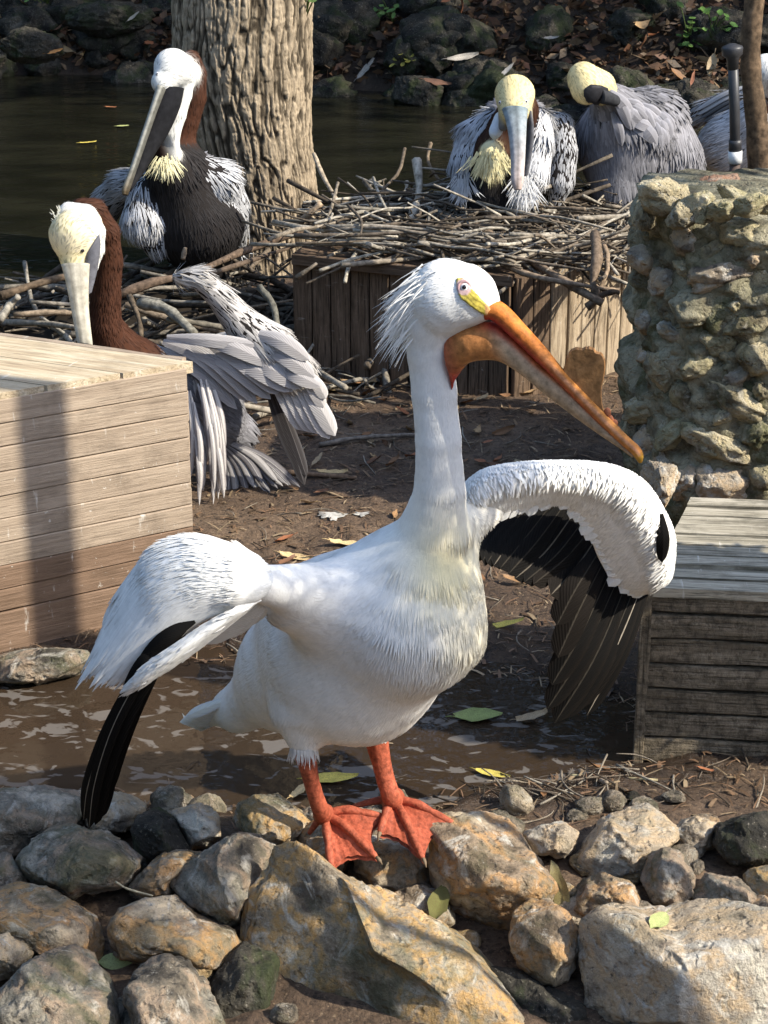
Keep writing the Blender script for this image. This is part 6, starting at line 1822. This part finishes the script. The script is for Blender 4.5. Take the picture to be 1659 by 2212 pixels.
for a, b, rr, lb, c_ in [((1250, 1615), (1310, 1700), 8, 'thick grey stick on the mud in front of the mossy crate', (.34, .27, .20)), ((1130, 1605), (1175, 1600), 8, 'short pinkish broken stick on the mud', (.45, .29, .23)), ((560, 1012), (770, 1022), 7, 'long straight stick lying on the mud behind the drooping tail', (.22, .15, .10)),
                     ((690, 950), (900, 930), 6, 'grey stick on the dark mud behind the white neck', (.25, .21, .17)), ((1230, 1640), (1420, 1690), 4, 'thin straw coloured stick crossing the mud by the mossy crate', (.5, .42, .24)), ((250, 1905), (330, 1935), 2, 'straw coloured twig on the stones under the wing tip', (.55, .46, .30))]:
    z_ = .14 if a[1] > 1800 else .05
    A_, B_ = Pz(*a, z_), Pz(*b, z_)
    if z_ < .1:
        A_[2] = gz(A_[0], A_[1]) + .008; B_[2] = gz(B_[0], B_[1]) + .008
    m = mpp(A_)
    V_, F_ = stick_arrays([A_, A_ * .6 + B_ * .4 + rng.normal(size=3) * .006, B_], rr * m, rr * m * .6, 10, 7, int(a[0]))
    tag(obj('fallen_stick', V_, F_, M['twig'], org=A_, col=np.tile(c_, (len(V_), 1))), lb, 'stick')
# fine needles and chaff on the mud: nobody could count it
n = 8000
x = r.uniform(-1.0, .9, n); y = r.uniform(3.05, 6.0, n)
k_ = (((x + .3) / .85) ** 2 + ((y - 3.5) / .3) ** 2 > 1.0) | (r.random(n) < .04)
x, y = x[k_], y[k_]; n = len(x)
z = np.maximum(ground_z(x, y), .004) + .004
a = r.uniform(0, np.pi, n); L = r.uniform(.008, .04, n) * (1 + (r.random(n) < .15) * 1.2); w = r.uniform(.0006, .0018, n) * (1 + (r.random(n) < .2) * 1.6)
d = np.stack([np.cos(a), np.sin(a), r.normal(size=n) * .15], -1) * L[:, None] / 2; s_ = np.stack([-np.sin(a), np.cos(a), a * 0], -1) * w[:, None]
p = np.stack([x, y, z], -1); up_ = np.array([0, 0, .0025])
V_ = np.stack([p - d - s_, p - d + s_, p + up_ + s_, p + up_ - s_, p + d - s_ * .5, p + d + s_ * .5], 1).reshape(-1, 3)
F_ = (np.arange(n)[:, None, None] * 6 + np.array([[0, 1, 2, 3], [3, 2, 5, 4]])[None]).reshape(-1, 4)
cc = np.array([(.22, .145, .085), (.12, .07, .04), (.34, .25, .15), (.06, .04, .025), (.24, .14, .08)])[r.integers(5, size=n)] * r.uniform(.6, 1.1, (n, 1))
tag(obj('needle_litter', V_, F_, M['leaf'], col=np.repeat(cc, 6, 0), smooth_shade=False), 'brown needles, chaff and bits of straw trodden into the mud', 'litter', kind='stuff')
# white droppings splashed on the mud
for (x_, y_, w_, h_, lb) in [(715, 1112, 26, 10, 'chalky white splash of droppings on the mud behind the white pelican'), (780, 1105, 16, 6, 'small white fleck of droppings on the mud')]:
    c_ = Pz(x_, y_, .04); m = mpp(c_)
    th = np.linspace(0, 2 * np.pi, 40, endpoint=False)
    rr = 1 + .45 * vnoise(np.stack([np.cos(th) * 3, np.sin(th) * 3, th * 0], -1), 90) + .3 * r.normal(size=40) * .4
    vx, vy = c_[0] + np.cos(th) * rr * w_ * m, c_[1] + np.sin(th) * rr * h_ * m * 2.4
    V_ = np.vstack([np.stack([vx, vy, ground_z(vx, vy) + .004], -1), [[c_[0], c_[1], gz(c_[0], c_[1]) + .009]]])
    tag(obj('dropping_splash', V_, [(i, (i + 1) % 40, 40) for i in range(40)], M['dropping'], col=None), lb, 'droppings')

# ================================================================== far bank
bank_me = []
for i in range(9):
    V_, F_ = rock_arrays(400 + i, 4, 2.0, 9)
    bank_me.append(make_mesh('bank_stone', V_ * [1, .8, .7], F_, M['pebble_dark']))
r = np.random.default_rng(81)
for i in range(160):
    x = r.uniform(-2.6, 2.9) if i < 130 else (r.uniform(-5, -2.6) if i % 3 else r.uniform(2.9, 4.2))
    s_ = abs(r.normal()) * .7 - .15 if i < 65 else r.uniform(-.1, 2.6)
    y = float(bank_line(np.array([x]))[0]) + s_
    sc = r.uniform(.10, .26) * (1.25 if s_ > .9 else 1)
    zz_ = gz(x, y) + sc * .15
    Mx = Matrix.Translation((x, y, zz_)) @ Matrix.Rotation(r.uniform(0, 6.3), 4, 'Z') @ Matrix.Rotation(r.normal() * .3, 4, 'X') @ Matrix.Scale(sc, 4)
    size = 'small' if sc < .16 else ('middling' if sc < .22 else 'large')
    tag(place('bank_stone', bank_me[r.integers(9)], Mx), f'{size} dark mossy stone ' + ('at the far waterline' if s_ < .25 else ('low on the shaded far bank' if s_ < .9 else 'high on the shaded far bank')), 'stone', 'stones of the far bank')
for x_, y_, rx, ry, lb in [(1060, 60, 85, 50, 'broad mossy boulder on the bank above the bird with the yellow tuft'), (1330, 45, 130, 70, 'large mossy boulder on the bank above the sleeping bird'), (1480, 60, 110, 80, 'tall mossy boulder on the bank beside the black pipe'), (1420, 130, 75, 40, 'square mossy block on the bank behind the sleeping bird'),
                        (900, 200, 60, 45, 'dark wet boulder at the waterline between the trunk and the nest'), (1000, 225, 70, 40, 'dark wet boulder at the waterline behind the bird with the yellow tuft'), (740, 60, 60, 40, 'mossy boulder on the bank beside the trunk'), (240, 40, 100, 40, 'mossy boulder on the bank behind the upright bird'), (70, 100, 70, 40, 'dark boulder at the waterline')]:
    Dk = 12.2 if y_ < 100 else 11.2
    o = rock(x_, y_, 0, rx, ry, 0, 900 + int(x_), 'rock_dark', D=Dk, level=5, rough=1.4)
    tag(o, lb, 'boulder')
for i in range(150):
    x = r.uniform(-2.5, 2.8)
    s_ = abs(r.normal()) * .8 + .02
    y = float(bank_line(np.array([x]))[0]) + s_
    li = r.integers(18)
    lf = put_leaf(brown_leaves[li], (x, y, gz(x, y) + r.uniform(.02, .14)), r.uniform(.06, .16), r.uniform(0, 6.3), r.normal() * .5, r.normal() * .5)
    tag(lf, f'dead {LEAFHUE[li % 6]} leaf ' + ('by the far waterline' if s_ < .35 else ('low on the far bank' if s_ < .9 else 'high on the far bank')), 'leaf', 'dead leaves on the far bank')
for x_, y_, s_, a, c_, lb in [(1000, 130, .30, .2, (.46, .42, .36), 'long pale dead frond on the bank right of the trunk'), (790, 155, .26, 1.0, (.40, .37, .32), 'pale strap leaf hanging at the bank by the trunk'), (945, 185, .26, -.2, (.30, .15, .09), 'long red brown leaf at the waterline'), (1095, 158, .18, .9, (.42, .40, .36), 'grey upright strap leaf above the yellow headed bird'),
                           (120, 118, .16, .3, (.50, .24, .08), 'orange dead leaf at the waterline beside the upright bird'), (180, 122, .17, 1.2, (.52, .28, .10), 'curled orange leaf at the far waterline'), (290, 42, .15, .8, (.36, .34, .28), 'grey leaf on the bank behind the upright bird'), (1190, 88, .14, .1, (.34, .32, .29), 'pale grey leaf on the bank above the yellow headed bird'), (1495, 175, .14, 1.4, (.34, .14, .08), 'red brown hanging leaf beside the black pipe')]:
    me = leaf_mesh('leaf', c_, int(x_), .26, .3, .3)
    p = on_scene(x_, y_) + np.array([0, -.02, .02])
    put_on = frame(unit(RT * math.cos(a) + UP * math.sin(a)), unit(np.cross(unit(-FW + UP * .4), unit(RT * math.cos(a) + UP * math.sin(a)))), unit(-FW + UP * .4), p)
    tag(place('fallen_leaf', me, put_on @ Matrix.Scale(s_ * .62, 4)), lb, 'leaf')
# leaf litter of the bank: nobody could count it
n = 12000
x = r.uniform(-4.2, 3.8, n); y = bank_line(x) + np.abs(r.normal(size=n)) * 1.1 + .02
z = ground_z(x, y) + r.uniform(.0, .07, n)
p = np.stack([x, y, z], -1)
a = unit(r.normal(size=(n, 3)) * [1, 1, .4]); b_ = unit(np.cross(a, r.normal(size=(n, 3)))); L = r.uniform(.015, .055, (n, 1))
V_ = np.stack([p - a * L, p + b_ * L * .5, p + a * L, p - b_ * L * .5], 1).reshape(-1, 3)
cc = np.array([(.11, .05, .028), (.07, .037, .022), (.15, .08, .04), (.045, .028, .017), (.20, .14, .085)])[r.integers(5, size=n)] * r.uniform(.6, 1.2, (n, 1))
tag(obj('leaf_litter', V_, np.arange(4 * n).reshape(-1, 4), M['leaf'], col=np.repeat(cc, 4, 0), smooth_shade=False), 'rust and brown leaf litter covering the shaded far bank', 'litter', kind='stuff')
# small green plants on the bank
def plant(x_, y_, D_, n_, size, col, lb, seed):
    r_ = np.random.default_rng(seed)
    c_ = on_scene(x_, y_) - np.array([0, -.02, .03])
    root = empty('bank_plant', c_, lb, 'plant')
    st_parts = []
    for i in range(n_):
        tip = c_ + np.array([r_.normal() * size, r_.normal() * size * .5 - .05, abs(r_.normal()) * size + .05])
        st_parts.append(tube_arrays(catmull([c_, (c_ + tip) / 2 + [0, 0, .03], tip], 5), .003, 5))
        me = leaf_mesh('leaf', np.array(col) * r_.uniform(.7, 1.2), seed * 50 + i, .75, .2, .2)
        z_ = unit(-FW + UP * .8 + r_.normal(size=3) * .3); x__ = unit(np.cross(z_, r_.normal(size=3)))
        place('leaf', me, frame(x__, np.cross(z_, x__), z_, tip) @ Matrix.Scale(r_.uniform(.03, .055), 4), root)
    V_, F_ = merge(st_parts)
    obj('stems', V_, F_, M['twig'], root, col=np.tile([.10, .14, .04], (len(V_), 1)))
plant(1490, 105, 10.7, 22, .09, (.07, .16, .03), 'bright green leafy seedling on the bank beside the black pipe', 3)
plant(1540, 75, 11.0, 14, .07, (.12, .26, .05), 'small green seedling above the black pipe', 4)
plant(850, 40, 11.6, 12, .09, (.09, .20, .05), 'tufty green weed on the bank right of the trunk', 5)
plant(100, 8, 12.0, 14, .12, (.10, .22, .05), 'green leafy sprig at the top of the bank', 6)
plant(870, 150, 11.0, 8, .05, (.45, .40, .08), 'yellowing weed low on the bank', 7)
plant(660, 20, 12, 10, .08, (.10, .20, .05), 'green sprig beside the trunk on the bank', 8)
# leaves floating on the pond
for x_, y_, s_, me, lb in [(190, 308, .09, yellow, 'yellow green leaf floating on the pond'), (240, 232, .07, brown_leaves[4], 'small orange leaf floating on the pond'), (265, 272, .07, palegreen, 'tiny pale green leaf floating on the pond')]:
    p = Pz(x_, y_, -.052)
    tag(put_leaf(me, p, s_, rng.uniform(-.4, .4)), lb, 'leaf')
# ================================================================== unseen planting added to block sky and sun (out of frame)
def hedge(name, pts, h, thick, n, label, seed, leaf=.075):
    path = catmull(np.array(pts, float), 40)
    root = empty(name, path[20], label, 'hedge')
    V = []
    T = unit(np.gradient(path, axis=0)); Nn = np.stack([-T[:, 1], T[:, 0], T[:, 0] * 0], -1)
    prof = [(-.5, 0), (-.55, .4), (-.5, .8), (-.3, 1.0), (.3, 1.0), (.5, .8), (.55, .4), (.5, 0)]
    for i in range(40):
        for a, b in prof: V.append(path[i] + Nn[i] * a * thick + np.array([0, 0, b * h]))
    V = np.array(V); V = V + .25 * np.stack([fbm(V * 1.1, seed, 3), fbm(V * 1.1, seed + 1, 3), .6 * fbm(V * 1.1, seed + 2, 3)], -1)
    k = len(prof)
    F = [(i * k + j, i * k + j + 1, (i + 1) * k + j + 1, (i + 1) * k + j) for i in range(39) for j in range(k - 1)]
    obj('inner_mass', V, F, M['hedge'], root)
    r = np.random.default_rng(seed)
    i = r.integers(40, size=n); u = r.uniform(-.62, .62, n) * thick; z = r.random(n) * h * 1.05
    c = path[i] + Nn[i] * u[:, None]; c[:, 2] = z
    c = c + r.normal(size=(n, 3)) * .25
    a = unit(r.normal(size=(n, 3))); b = unit(np.cross(a, r.normal(size=(n, 3)))); L = leaf * r.uniform(.7, 1.4, (n, 1))
    V = np.stack([c - a * L, c + b * L * .45, c + a * L, c - b * L * .45], 1).reshape(-1, 3)
    cc = np.array(GREENS)[r.integers(4, size=n)] * r.uniform(.7, 1.3, (n, 1))
    tag(obj('leaves', V, np.arange(4 * n).reshape(-1, 4), M['leaf'], root, col=np.repeat(cc, 4, 0), smooth_shade=False), kind='stuff')
M['hedge'] = mat_plain('hedge_mass', (.03, .045, .016), .9, .2, .5)
hedge('sky_block_rear', [(-6.5, 13, 0), (-6.0, 8, 0), (-5.5, 3, 0), (-5.0, -1.5, 0), (-2.5, -3.8, 0), (1.0, -4.3, 0), (4.0, -3.6, 0)], 3.3, 1.2, 6000, 'unseen evergreen hedge added behind the viewpoint to block low sky', 31)  # added; cuts low sky light on surfaces facing the camera
hedge('sky_block_back', [(-7, 15.8, .8), (-3, 15.6, .9), (1, 15.4, .9), (5, 15.0, .8), (9, 13.5, .5)], 3.4, 1.4, 7000, 'unseen evergreen hedge added above the far bank to block sky light and reflections', 41)  # added; keeps low sky off the bank and out of the water
hedge('sky_block_side', [(8.5, 12.5, 0), (8.8, 8, 0), (9, 3, 0), (8, -1, 0), (5.5, -3.2, 0)], 3.4, 1.2, 6000, 'unseen evergreen hedge added on the sunny side to block low sky', 51)  # added; low enough to let the sun pass over it
def shrub(name, foot, lobes, n, leaf, label, seed):
    root = empty(name, foot, label, 'shrub')
    st = [tube_arrays(catmull([foot, (np.array(foot) + np.array(c)) / 2 + [.05, 0, .05], c], 10), np.linspace(.03, .008, 10), 7) for c, _ in lobes]
    V, F = merge(st)
    obj('trunk', V, F, M['twig'], root, col=np.tile([.13, .09, .06], (len(V), 1)))
    V, F, C = leaf_cloud([c for c, _ in lobes], [q for _, q in lobes], n, leaf, seed, GREENS)
    tag(obj('crown', V, F, M['leaf'], root, col=C, smooth_shade=False), kind='stuff')
shrub('shade_shrub_fine', (1.95, 1.9, 0), [((1.40, 2.10, 1.80), (.14, .36, .30))], 12500, .009, 'unseen fine-leaved shrub added to thin the sun on the white pelican', 7)  # added; tiny leaves weaken the sun evenly over the bird's body
shrub('shade_shrub_dense', (1.9, 2.3, 0), [((1.40, 2.42, 1.87), (.09, .13, .14))], 2200, .010, 'unseen dense shrub added to shade the back of the white pelican', 5)  # added; dense crown keeps direct sun off the bird's back
shrub('shade_shrub_low', (1.75, 3.0, 0), [((1.45, 3.12, .98), (.14, .13, .26)), ((1.45, 3.16, .62), (.14, .11, .24))], 1500, .045, 'unseen leafy shrub added to shade the front of the mossy crate', 6)  # added; blocks the sun from the crate front and near slats
pth_ = catmull([(1.2, 3.17, -.05), (1.205, 3.17, 1.2), (1.2, 3.175, 2.6)], 20)
V_, F_ = tube_arrays(pth_, .045, 14)
post = empty('timber_post', (1.2, 3.17, 0), 'round timber post standing beside the mossy crate', 'post')
obj('shaft', V_, F_, M['twig'], post, col=np.tile([.20, .15, .10], (len(V_), 1)))
V_, F_ = tube_arrays(pth_[-1] + np.array([[0, 0, 0], [0, 0, .02], [0, 0, .035]]), [.05, .05, .03], 14)
obj('cap', V_, F_, M['rusty_pipe'], post)
